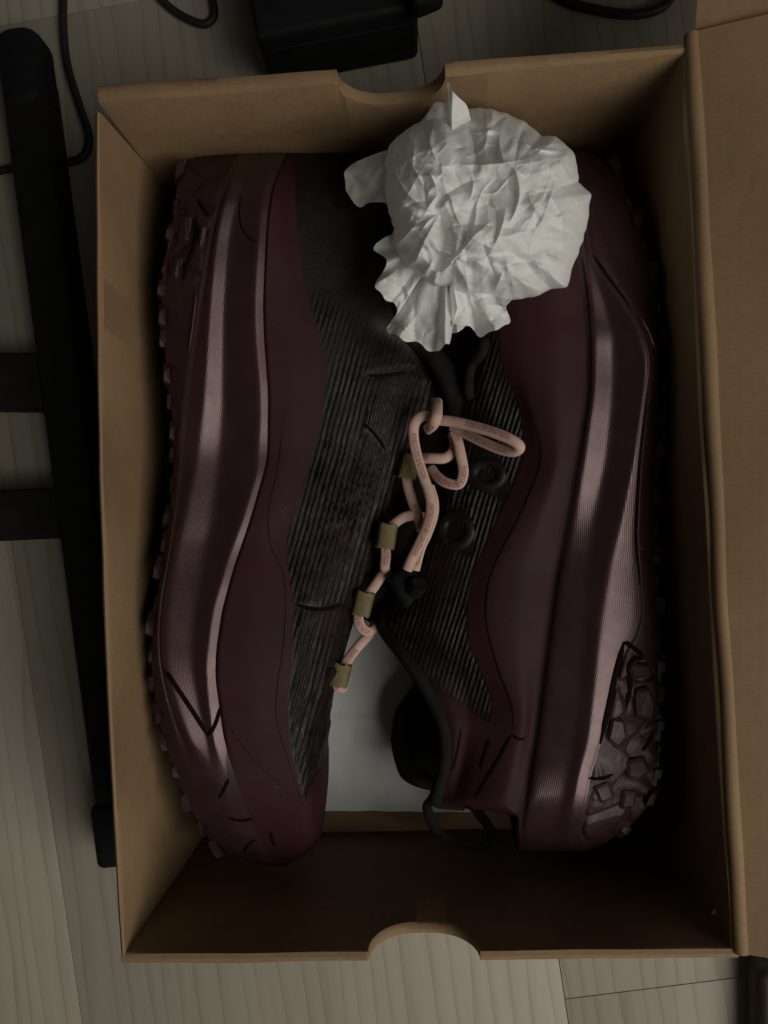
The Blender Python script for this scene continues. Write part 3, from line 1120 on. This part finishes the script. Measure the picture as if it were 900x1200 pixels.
def bpy_bev(o, w):
    bm = bmesh.new(); bm.from_mesh(o.data)
    bmesh.ops.bevel(bm, geom=[e for e in bm.edges if not e.is_boundary], offset=w, segments=1, affect='EDGES')
    bm.to_mesh(o.data); bm.free()


for poly, h in [([(739, 778), (760, 775), (766, 791), (752, 800), (742, 796)], .0016), ([(741, 806), (757, 801), (768, 823), (764, 846), (744, 842)], .0024),
                ([(716, 838), (731, 841), (736, 864), (722, 880), (711, 866)], .0014), ([(733, 890), (755, 884), (763, 902), (748, 917), (731, 910)], .0016),
                ([(693, 920), (715, 915), (721, 935), (702, 943)], .0013), ([(728, 924), (747, 927), (744, 946), (725, 949)], .0016)]:
    block(poly, h, outsole2, inset=0.82)
for poly, h in [([(211, 250), (224, 251), (222, 284), (207, 287)], .0014), ([(234, 260), (243, 263), (238, 289), (232, 291)], .0010),
                ([(205, 297), (215, 300), (208, 329), (199, 326)], .0012)]:
    block(poly, h, outsole, inset=0.82)


# lugs along the sole edge (shared mesh), three deep across the sole
def lug_mesh(name, sx, sy, sz, seed):
    r = random.Random(seed)
    vs = []
    b = [(-sx, -sy), (sx, -sy), (sx * .9, sy * .4), (0.1 * sx, sy), (-sx * .8, sy * .7)]
    for z, k in ((0, 1.0), (sz, 0.80)):
        for (x, y) in b:
            vs.append((x * k + r.uniform(-.0005, .0005), y * k + r.uniform(-.0006, .0006), z * (1 + (r.uniform(-.35, .2) if z else 0))))
    fs = [(5, 6, 7), (5, 7, 8), (5, 8, 9)] + [(i, (i + 1) % 5, 5 + (i + 1) % 5, 5 + i) for i in range(5)]
    me = bpy.data.meshes.new(name)
    me.from_pydata(vs, [], fs)
    me.materials.append(M["rubber"])
    return me


lugs = [lug_mesh("lug", *d, i) for i, d in enumerate([(.0060, .0050, .0036), (.0050, .0060, .0030), (.0066, .0044, .0040), (.0054, .0052, .0028),
                                                       (.0062, .0056, .0033), (.0048, .0046, .0040)])]


def place_lugs(A0, vs, v_from, v_to, n, sgn, parent):
    k = 0
    vv = np.linspace(v_from, v_to, n)
    for i, v in enumerate(vv):
        r = int(np.clip(np.searchsorted(vs, v + random.uniform(-4, 4)), 2, len(vs) - 3))
        p = Vector(A0[r]); t = (Vector(A0[r + 2]) - Vector(A0[r - 2])).normalized()
        hz = p.z - ZMID
        for fz in (0.93, 0.45, -0.1, -0.6):
            q = Vector((p.x, p.y, ZMID + hz * fz))
            nrm = Vector((-t.y, t.x, 0)).normalized()
            if nrm.x * sgn < 0: nrm = -nrm
            nrm = (nrm + Vector((0, 0, 0.25 if fz > 0.9 else 0))).normalized()
            z = nrm
            x = Vector((0, 0, 1)).cross(z).normalized()
            y = z.cross(x)
            m = Matrix((x, y, z)).transposed().to_4x4()
            m = m @ Matrix.Rotation(random.uniform(-0.5, 0.5), 4, 'Z')
            s = random.uniform(0.75, 1.2)
            o = bpy.data.objects.new("lug", lugs[(k * 5 + i) % 6]); k += 1
            link(o, parent)
            o.matrix_parent_inverse = world_of(parent).inverted()
            o.matrix_basis = Matrix.Translation(q - nrm * 0.0008 + t * random.uniform(-.002, .002)) @ m @ Matrix.Scale(s, 4)


place_lugs(AL[:, 0], vL, 205, 995, 25, -1, outsole)
place_lugs(AR[:, 0], vR, 195, 972, 25, 1, outsole2)

# heel pull loop of the right sneaker
loop = [P(506, 936, .060), P(501, 946, .066), P(506, 964, .064), P(520, 981, .056), P(545, 990, .048), P(568, 991, .044), P(577, 982, .046), P(572, 968, .052), P(560, 952, .058)]
own(tube("pull_loop", catmull(loop, 8), 0.0024, M["black_fabric"], None, 10, 0.55), rs_)
own(tube("pull_loop_stitch", catmull([hit(548, 944)[0], P(560, 955, .062), P(572, 968, .055)], 6), 0.0011, M["seam"], None, 8), rs_)

# tongue of the left sneaker: padded strip that stands up beyond the lace row
tg = catmull([P(478, 398, .072), P(506, 416, .074), P(524, 440, .074), P(533, 470, .071), P(532, 500, .066), P(524, 530, .060), P(510, 565, .056), P(495, 600, .053), P(478, 640, .052), P(462, 680, .051), P(446, 716, .050)], 8)
n = len(tg)
own(tube("tongue", tg, [0.0052 * min(1, .4 + 5 * min(i, n - 1 - i) / n) for i in range(n)], M["black_fabric"], None, 12, 0.8), ls)
tg2 = catmull([P(520, 470, .060), P(515, 510, .058), P(503, 550, .054), P(488, 590, .050), P(470, 640, .048), P(452, 690, .046), P(436, 728, .044)], 8)
n = len(tg2)
own(tube("tongue_gusset", tg2, [0.010 * min(1, .5 + 4 * min(i, n - 1 - i) / n) for i in range(n)], M["lining"], None, 14, 0.8), ls)
# black cord lock that holds the lace ends
cl_v, cl_f = bevel_box(0.014, 0.019, 0.011, 0.004, 3)
cl = mesh_obj("cord_lock", cl_v, cl_f, M["black_plastic"], None, True)
cl.matrix_basis = Matrix.Translation(P(478, 688, .068)) @ Matrix.Rotation(0.5, 4, 'Z')
own(cl, ls)
own(tube("cord_lock_button", [P(486, 694, .074), P(492, 684, .078)], 0.0040, M["black_plastic"], None, 12), cl)


# laces
LR = 0.0024


def lace(pts, rad=LR, dense=8):
    path = catmull([P(u, v, z) for u, v, z in pts], dense)
    return own(tube("lace", path, rad, M["lace"], None, 14, 0.72, wob=0.03), ls)


lace([(508, 492, .082), (530, 494, .086), (556, 500, .091), (582, 508, .096), (602, 517, .099), (609, 524, .099), (602, 529, .096), (585, 526, .092), (566, 518, .088), (548, 509, .083), (530, 500, .078)])
lace([(512, 470, .080), (512, 480, .087), (511, 490, .090), (507, 498, .088), (501, 503, .082)], LR * 1.05)
lace([(512, 494, .083), (503, 488, .084), (492, 489, .084), (485, 499, .083), (485, 516, .082), (489, 536, .081), (496, 558, .080), (503, 578, .081), (505, 596, .082), (501, 615, .082), (492, 636, .081), (483, 654, .080), (477, 668, .079)])
lace([(503, 570, .076), (508, 588, .077), (507, 606, .077), (500, 626, .076), (492, 644, .076), (486, 668, .075)])
lace([(492, 537, .073), (506, 537, .076), (520, 537, .077), (529, 531, .076), (533, 521, .073), (530, 508, .070)])
lace([(532, 506, .078), (536, 516, .079), (540, 534, .080), (543, 553, .080), (538, 567, .079), (524, 566, .077), (513, 559, .074), (505, 549, .070)])
lace([(476, 552, .069), (477, 566, .070), (482, 584, .071), (489, 604, .072), (494, 622, .069)])
lace([(496, 606, .066), (486, 604, .071), (474, 606, .073), (463, 613, .073), (455, 622, .072), (452, 636, .072), (452, 652, .071), (451, 665, .068), (455, 674, .060)])
lace([(452, 668, .060), (446, 676, .065), (438, 688, .068), (429, 700, .069), (422, 714, .069), (420, 726, .069), (424, 736, .068), (432, 740, .065), (440, 736, .058)])
lace([(440, 732, .056), (431, 745, .061), (420, 757, .064), (409, 771, .066), (401, 784, .066), (396, 796, .065), (395, 804, .063), (402, 808, .056)])


def eyelet(u, v, z, ang, w=0.0090, l=0.0112):
    """ribbed webbing sleeve round the lace"""
    bm = bmesh.new()
    seg, nl = 20, 7
    rings = []
    for i in range(nl + 1):
        y = (i / nl - .5) * l
        ring = []
        for k in range(seg):
            a = 2 * math.pi * k / seg
            ca_, sa_ = math.cos(a), math.sin(a)
            r = 1 + 0.05 * math.cos(a * 8)
            x = math.copysign(abs(ca_) ** 0.7, ca_) * w / 2 * r
            zz = math.copysign(abs(sa_) ** 0.7, sa_) * 0.0042 * r
            ring.append(bm.verts.new((x, y + 0.0004 * math.sin(k * 2.1), zz)))
        rings.append(ring)
    for i in range(nl):
        for k in range(seg):
            bm.faces.new((rings[i][k], rings[i][(k + 1) % seg], rings[i + 1][(k + 1) % seg], rings[i + 1][k]))
    # open sleeve with an inner wall
    for e, s in ((rings[0], 1), (rings[-1], -1)):
        inner = [bm.verts.new((p.co.x * .72, p.co.y, p.co.z * .72)) for p in e]
        for k in range(seg):
            f = (e[k], inner[k], inner[(k + 1) % seg], e[(k + 1) % seg])
            bm.faces.new(f if s > 0 else f[::-1])
    me = bpy.data.meshes.new("eyelet"); bm.to_mesh(me); bm.free()
    me.materials.append(M["olive"])
    me.polygons.foreach_set("use_smooth", [True] * len(me.polygons))
    me.set_sharp_from_angle(angle=math.radians(40))
    o = bpy.data.objects.new("eyelet", me)
    link(o)
    o.matrix_basis = Matrix.Translation(P(u, v, z)) @ Matrix.Rotation(ang, 4, 'Z') @ Matrix.Rotation(0.15, 4, 'Y')
    own(o, ls)
    # webbing strap that ties the sleeve to the mesh
    q = hit(u - 16, v + 2)[0]
    p0 = P(u - 4, v, z - 0.002)
    own(tube("eyelet_strap", [p0, p0.lerp(q, .5) + Vector((0, 0, .001)), q - Vector((0, 0, .001))], 0.0036, M["olive"] if False else M["black_fabric"], None, 8, 0.4), ls)


eyelet(479, 547, .068, -0.25)
eyelet(453, 628, .073, -0.15)
eyelet(425, 707, .070, -0.25)
eyelet(398, 790, .067, -0.25, 0.0092, 0.0106)


# two dark lace loops on the right sneaker
def ring(u, v, ru, rv, rad, parent, lift, name):
    pts = []
    for k in range(27):
        a = 2 * math.pi * k / 24
        p, nn = hit(u + ru * math.cos(a), v + rv * math.sin(a))
        pts.append(p + nn * lift)
    z = gsmooth(np.array([p.z for p in pts]), 1.5)
    for p, zz in zip(pts, z): p.z = zz
    own(tube(name, pts, rad, M["rib"], None, 8, .5), parent)


ring(572, 556, 17, 14, 0.0022, rs_, 0.0004, "eyelet_loop")
ring(536, 622, 16, 18, 0.0022, rs_, 0.0004, "eyelet_loop")
own(tube("lace_loop", catmull([hit(556, 398)[0] + Vector((0, 0, .004)), hit(566, 405)[0] + Vector((0, 0, .006)), hit(562, 418)[0] + Vector((0, 0, .006)), hit(552, 430)[0] + Vector((0, 0, .006)),
     hit(548, 450)[0] + Vector((0, 0, .005)), hit(550, 466)[0] + Vector((0, 0, .001))], 6), 0.0024, M["black_fabric"], None, 10), rs_)

# ------------------------------------------------------------------ crumpled tissue ball
def delaunay_field(x0, x1, y0, y1, step, amp, seed):
    r = np.random.RandomState(seed)
    pts, hs = [], []
    nx, ny = int((x1 - x0) / step) + 2, int((y1 - y0) / step) + 2
    for i in range(-1, nx + 1):
        for j in range(-1, ny + 1):
            pts.append(Vector((x0 + (i + r.uniform(-.45, .45)) * step, y0 + (j + r.uniform(-.45, .45)) * step)))
            hs.append(r.uniform(-1, 1) * amp)
    vco, _, tri, ov, _, _ = delaunay_2d_cdt(pts, [], [], 0, 1e-5)
    hh = [hs[o[0]] if o else 0 for o in ov]
    bv = BVHTree.FromPolygons([(p.x, p.y, hh[i]) for i, p in enumerate(vco)], [tuple(t) for t in tri])

    def f(x, y):
        loc, _, _, _ = bv.ray_cast(Vector((x, y, 1000)), Vector((0, 0, -1)))
        return loc.z if loc else 0.0
    return f


f1 = delaunay_field(380, 720, 80, 440, 56, 9.0, 33)
f2 = delaunay_field(380, 720, 80, 440, 24, 1.7, 5)
f3 = delaunay_field(380, 720, 80, 440, 10, 0.35, 9)
rr2 = random.Random(12)
creases = []
for i in range(165):
    cu0, cv0 = rr2.uniform(445, 685), rr2.uniform(130, 400)
    if rr2.random() < 0.2:
        th_ = math.atan2(cv0 - 302, cu0 - 533) + rr2.uniform(-.35, .35)
    else:
        th_ = rr2.uniform(0, math.pi)
    creases.append((cu0, cv0, math.cos(th_), math.sin(th_), rr2.uniform(12, 52), rr2.choice((1, 1, -1)) * rr2.uniform(0.8, 3.6), rr2.uniform(2.5, 9), rr2.uniform(-.010, .010)))


for i in range(230):
    cu0, cv0, th_ = rr2.uniform(410, 690), rr2.uniform(105, 405), rr2.uniform(0, math.pi)
    creases.append((cu0, cv0, math.cos(th_), math.sin(th_), rr2.uniform(6, 22), rr2.choice((1, 1, -1)) * rr2.uniform(0.35, 1.3), rr2.uniform(1.4, 3.6), rr2.uniform(-.03, .03)))


_cu, _cv = np.meshgrid(np.arange(380, 722, 0.5), np.arange(80, 442, 0.5))
crease_map = np.zeros(_cu.shape)
for (a_, b_, c_, d_, L_, am_, w_, cur_) in creases:
    x_, y_ = (_cu - a_) * c_ + (_cv - b_) * d_, -(_cu - a_) * d_ + (_cv - b_) * c_
    crease_map += np.where((np.abs(x_) < L_) & (np.abs(y_) < 60), am_ * np.exp(-np.abs(y_ - cur_ * x_ * x_) / w_) * (1 - (x_ / L_) ** 2), 0)


def crease(u, v):
    """long sharp folds in the paper, in millimetres"""
    x, y = (u - 380) * 2, (v - 80) * 2
    i, j = int(min(max(x, 0), crease_map.shape[1] - 2)), int(min(max(y, 0), crease_map.shape[0] - 2))
    p, q = min(max(x - i, 0), 1), min(max(y - j, 0), 1)
    m = crease_map
    return float((m[j, i] * (1 - p) + m[j, i + 1] * p) * (1 - q) + (m[j + 1, i] * (1 - p) + m[j + 1, i + 1] * p) * q)


tis_v, tis_f = [], []


def add_patch(vs, fs):
    off = len(tis_v)
    tis_v.extend(vs)
    tis_f.extend(tuple(i + off for i in f) for f in fs)


core = [(512, 128), (548, 127), (575, 127), (600, 137), (635, 158), (652, 158), (668, 175), (680, 205), (678, 213), (691, 227), (690, 250), (678, 290),
        (662, 335), (645, 338), (632, 346), (612, 349), (595, 353), (577, 348), (552, 346), (520, 338), (492, 326), (470, 306), (458, 286), (461, 268), (454, 240), (449, 212),
        (452, 185), (465, 160), (490, 143)]
CC = (556, 248)
ang = sorted((math.atan2(v - CC[1], u - CC[0]), math.hypot(u - CC[0], v - CC[1])) for u, v in core)
aa = np.array([a for a, _ in ang]); rr_ = np.array([r for _, r in ang])
aa = np.concatenate([aa - 2 * math.pi, aa, aa + 2 * math.pi]); rr_ = np.concatenate([rr_] * 3)
gath = (533, 302)
nr_, na_ = 130, 380
ZT = 0.104


def tis_z(u, v, rho):
    z = ZT + 0.040 * math.sqrt(max(0, 1 - rho ** 2.6))
    d = (f1(u, v) * 0.7 + f2(u, v) + f3(u, v) + crease(u, v)) * 0.001
    gu, gv = u - gath[0], v - gath[1]
    gr = math.hypot(gu, gv)
    ga = math.atan2(gv, gu)
    # the sheet is drawn in at one point: a hollow with folds that radiate from it
    z -= 0.006 * math.exp(-(gr / 30) ** 2)
    # soft folds that run towards the hollow, uneven and few
    d += 0.0042 * noise.noise(Vector((math.cos(ga) * 2.6, math.sin(ga) * 2.6, 1.7))) * math.exp(-((gr - 46) / 40) ** 2)
    return z + d * min(1, (1.06 - rho) * 9)


rag_ = lambda a: 1 + 0.030 * noise.noise(Vector((math.cos(a) * 4, math.sin(a) * 4, 9))) + 0.016 * noise.noise(Vector((math.cos(a) * 11, math.sin(a) * 11, 4)))
vs_ = []
for i in range(nr_ + 1):
    rho = (i / nr_) ** 0.9
    for k in range(na_):
        a = 2 * math.pi * k / na_ - math.pi
        R_ = np.interp(a, aa, rr_) * rag_(a)
        u, v = CC[0] + rho * R_ * math.cos(a), CC[1] + rho * R_ * math.sin(a)
        vs_.append(P(u, v, tis_z(u, v, rho)))
# underside
nt = len(vs_)
for i in range(nr_ // 2, -1, -1):
    rho = i / (nr_ // 2) * 0.985
    for k in range(na_):
        a = 2 * math.pi * k / na_ - math.pi
        R_ = np.interp(a, aa, rr_) * rag_(a)
        u, v = CC[0] + rho * R_ * math.cos(a), CC[1] + rho * R_ * math.sin(a)
        z = ZT - 0.028 * math.sqrt(max(0, 1 - rho ** 2.4)) + 0.0012 * f2(u, v) * (1 - rho)
        vs_.append(P(u, v, z))
fs_ = []
tot = nr_ + 1 + nr_ // 2 + 1
for i in range(tot - 1):
    for k in range(na_):
        a, b = i * na_ + k, i * na_ + (k + 1) % na_
        fs_.append((a, a + na_, b + na_, b))
add_patch(vs_, fs_)


def fan(g, zg, rim, nrad, nfold, amp, seed, z_end, thick=0.0):
    """pleated fan of paper from the gather point to a ragged rim (pixel points with heights)"""
    path = catmull([Vector(p) for p in rim], 10)
    n = len(path)
    vs = []
    for i in range(nrad + 1):
        t = 0.08 + 0.92 * i / nrad
        for k, q in enumerate(path):
            rag = 1 + 0.05 * noise.noise(Vector((k * 0.13, seed * 5.1, 2.0))) * t
            u = g[0] + (q.x - g[0]) * t * rag
            v = g[1] + (q.y - g[1]) * t * rag
            x_ = k / (n - 1)
            ph = x_ * nfold + 0.55 * noise.noise(Vector((x_ * 3.1, seed * 7.3, t * 0.8)))
            tr = (abs((ph % 1) * 2 - 1) - .5) * (0.65 + 0.9 * noise.noise(Vector((x_ * 2.3, seed * 3.1, 5 + t * 0.7))))
            z = zg + (q.z - zg) * t ** 0.8 + amp * tr * min(1, t * 1.4) + (f2(u, v) * .8 + f3(u, v) * 1.5 + crease(u, v) * 1.1) * 0.001 * t
            vs.append(P(u, v, z))
    add_patch(vs, grid_faces(nrad + 1, n))


# lower ruffles: loose leaves of the same sheet that come out from under the ball
fan((522, 280), .118, [(458, 350, .108), (466, 367, .112), (453, 386, .107), (468, 395, .112), (490, 402, .110), (508, 414, .106), (522, 404, .115), (529, 395, .112), (531, 380, .117), (536, 362, .118)], 40, 1.7, 0.012, 1, .1)
fan((540, 285), .120, [(520, 366, .108), (532, 379, .114), (552, 385, .110), (563, 394, .108), (582, 385, .114), (597, 376, .108), (594, 360, .112), (603, 347, .114)], 40, 1.9, 0.011, 2, .1)
fan((520, 275), .117, [(466, 272, .108), (446, 281, .110), (440, 292, .106), (453, 306, .112), (447, 320, .107), (441, 335, .110), (452, 350, .112), (466, 362, .110)], 36, 1.6, 0.011, 3, .1)
fan((530, 300), .108, [(505, 372, .096), (520, 390, .099), (540, 388, .097), (560, 372, .100)], 24, 1.8, 0.006, 7, .1)
fan((476, 205), .122, [(452, 176, .110), (432, 184, .108), (414, 192, .106), (405, 206, .104), (408, 225, .104), (420, 243, .106), (434, 237, .108), (452, 238, .112), (458, 246, .112)], 22, 1.3, 0.006, 4, .1)
fan((530, 165), .128, [(498, 140, .118), (508, 123, .122), (521, 119, .126), (524, 110, .130), (525, 98, .132), (529, 102, .133), (534, 112, .131), (547, 124, .126), (552, 140, .122)], 22, 0.8, 0.003, 5, .1)
tis_me = mesh_obj("crumpled_tissue", tis_v, tis_f, M["tissue"], None, True, 24)
tag(tis_me, "crumpled ball of white tissue paper resting on top of the sneakers", "tissue paper")

# flat tissue sheet on the base of the box
sv = []
cn = [P(300, 690, .006), P(545, 690, .006), P(555, 950, .006), P(300, 949, .006)]
NR, NC = 50, 50
for r in range(NR + 1):
    for c in range(NC + 1):
        fr, fc = r / NR, c / NC
        p = cn[0].lerp(cn[1], fc).lerp(cn[3].lerp(cn[2], fc), fr)
        u_, v_ = pix(np.array(p))
        z = 0.0065 + 0.0022 * noise.noise(p * 28) + 0.0009 * abs(noise.noise(p * 70)) + 0.0016 * max(0, 1 - abs(v_ - 846) / 5)
        sv.append((p.x, p.y + 0.001 * noise.noise(Vector((p.x * 60, 0, 1))), z))
ts = mesh_obj("tissue_sheet", sv, grid_faces(NR + 1, NC + 1, flip=True), M["sheet"])
tag(ts, "smooth white tissue sheet lying on the box base between the sneakers", "tissue paper")

# a tiny white scrap stuck to the lower end wall
b_ = P(833, 1071, .108)
sc_ = mesh_obj("paper_scrap", [b_, b_ + Vector((.0022, -.0002, .001)), b_ + Vector((.0016, .003, .0006)), b_ + Vector((.0009, .0012, .0018))],
               [(0, 1, 3), (1, 2, 3), (2, 0, 3), (0, 2, 1)], M["tissue"], None, False)
tag(sc_, "tiny white paper scrap on the lower end wall inside the box", "paper scrap")

# ------------------------------------------------------------------ black stand on the floor at the left
st = empty("metal_stand", P(60, 500, 0))
tag(st, "black metal stand with crossbars lying on the floor beside the box", "stand")


def bar(name, a, b, w, h, mat, parent, bev=0.003, z0=0.0005):
    d = b - a
    L = d.length
    vs, fs = bevel_box(w, L, h, bev, 3)
    o = mesh_obj(name, vs, fs, M[mat], None, True, 50)
    an = math.atan2(d.y, d.x) - math.pi / 2
    c = (a + b) / 2
    o.matrix_basis = Matrix.Translation((c.x, c.y, z0 + h / 2)) @ Matrix.Rotation(an, 4, 'Z')
    return own(o, parent)


hb = 0.026
la, lb = P(21, 76, hb), P(136, 960, hb)
leg = bar("leg", la, lb, 0.0225, hb, "black_metal", st, 0.0035)
ldir = (lb - la).normalized()
# rounded end cap at the far end, rubber foot at the near end
cv, cf = bevel_box(0.0250, 0.046, 0.0285, 0.0095, 5)
cp = mesh_obj("end_cap", cv, cf, M["black_plastic"], None, True)
cp.matrix_basis = Matrix.Translation(la + ldir * 0.001 + Vector((0, 0, 0.0005 + 0.01425 - hb))) @ Matrix.Rotation(math.atan2(ldir.y, ldir.x) - math.pi / 2, 4, 'Z')
own(cp, st)
cv, cf = bevel_box(0.0262, 0.034, 0.0285, 0.004, 3)
cp = mesh_obj("rubber_foot", cv, cf, M["black_plastic"], None, True)
cp.matrix_basis = Matrix.Translation(lb + ldir * 0.008 + Vector((0, 0, 0.0005 + 0.01425 - hb))) @ Matrix.Rotation(math.atan2(ldir.y, ldir.x) - math.pi / 2, 4, 'Z')
own(cp, st)
bar("crossbar", P(-160, 444, .022), P(64, 446, .022), 0.0300, .022, "black_metal", st, 0.002)
bar("crossbar", P(-160, 612, .022), P(86, 600, .022), 0.0275, .022, "black_metal", st, 0.002)

# ------------------------------------------------------------------ dark block at the lower right
cv, cf = bevel_box(0.05, 0.06, 0.02, 0.006, 4)
M["dark_brown"] = mat_simple("dark_brown_surface", (0.020, 0.013, 0.006), (0.034, 0.022, 0.011), 0.5, 50, 0.2, 0.0004, 0.4)
wb = mesh_obj("dark_block", cv, cf, M["dark_brown"], None, True, 60)  # plain dark brown block, material left open
pb = P(888, 1139, 0.0205)
wb.location = (pb.x + 0.025, pb.y - 0.03, 0.0105)
tag(wb, "dark brown block on the floor below the opened lid, lower right corner", "block")

# ------------------------------------------------------------------ black device and cables behind the box
dv = empty("power_adapter", P(400, 40, 0))
tag(dv, "black rectangular adapter block on the floor behind the upper notch", "adapter")
hd = 0.047
fa, fb = P(299, 46, hd), P(491, 9, hd)
dd = (fb - fa).normalized()
nn_ = Vector((-dd.y, dd.x, 0))
W_ = (fb - fa).length
cv, cf = bevel_box(W_, 0.16, hd, 0.004, 4)
bd = mesh_obj("housing", cv, cf, M["black_plastic"], None, True, 60)
mid = (fa + fb) / 2 + nn_ * 0.08
bd.matrix_basis = Matrix.Translation((mid.x, mid.y, hd / 2 + 0.0005)) @ Matrix.Rotation(math.atan2(dd.y, dd.x), 4, 'Z')
own(bd, dv)
cv, cf = bevel_box(0.016, 0.05, 0.014, 0.003, 2)
pl = mesh_obj("plug", cv, cf, M["black_plastic"], None, True, 60)
pc = P(482, -46, hd + .007)
pl.matrix_basis = Matrix.Translation((pc.x, pc.y, hd + 0.0074)) @ Matrix.Rotation(math.atan2(dd.y, dd.x) + 0.2, 4, 'Z')
own(pl, dv)
# moulded rib line on the front of the housing
own(tube("housing_rib", [fa + dd * .006 - nn_ * -.0002 + Vector((0, 0, -.012)), fb - dd * .006 + nn_ * .0002 + Vector((0, 0, -.012))], 0.0008, M["black_plastic"], None, 8), bd)


def cable(pts, label, rad=0.0022):
    path = catmull([P(u, v, z) for u, v, z in pts], 10)
    o = tube("cable", path, rad, M["cable"], None, 12)
    tag(o, label, "cable", "black cables on the floor")


cable([(80, -60, .0026), (74, 10, .0026), (78, 70, .0026), (92, 120, .0026), (104, 158, .0026), (99, 182, .0026), (78, 191, .0026), (55, 190, .0026), (20, 196, .0026), (-30, 206, .0026)],
      "black cable running past the rounded cap of the metal stand")
cable([(165, -30, .0026), (195, 5, .0026), (220, 22, .0026), (240, 28, .0026), (251, 18, .0026), (248, -5, .0026), (236, -40, .0026)],
      "short black cable loop between the box corner and the adapter")
cable([(620, -25, .0026), (660, 0, .0026), (700, 12, .0026), (738, 17, .0026), (768, 12, .0026), (785, -2, .0026), (796, -40, .0026)],
      "black cable curving over the floor near the opened lid", 0.0026)
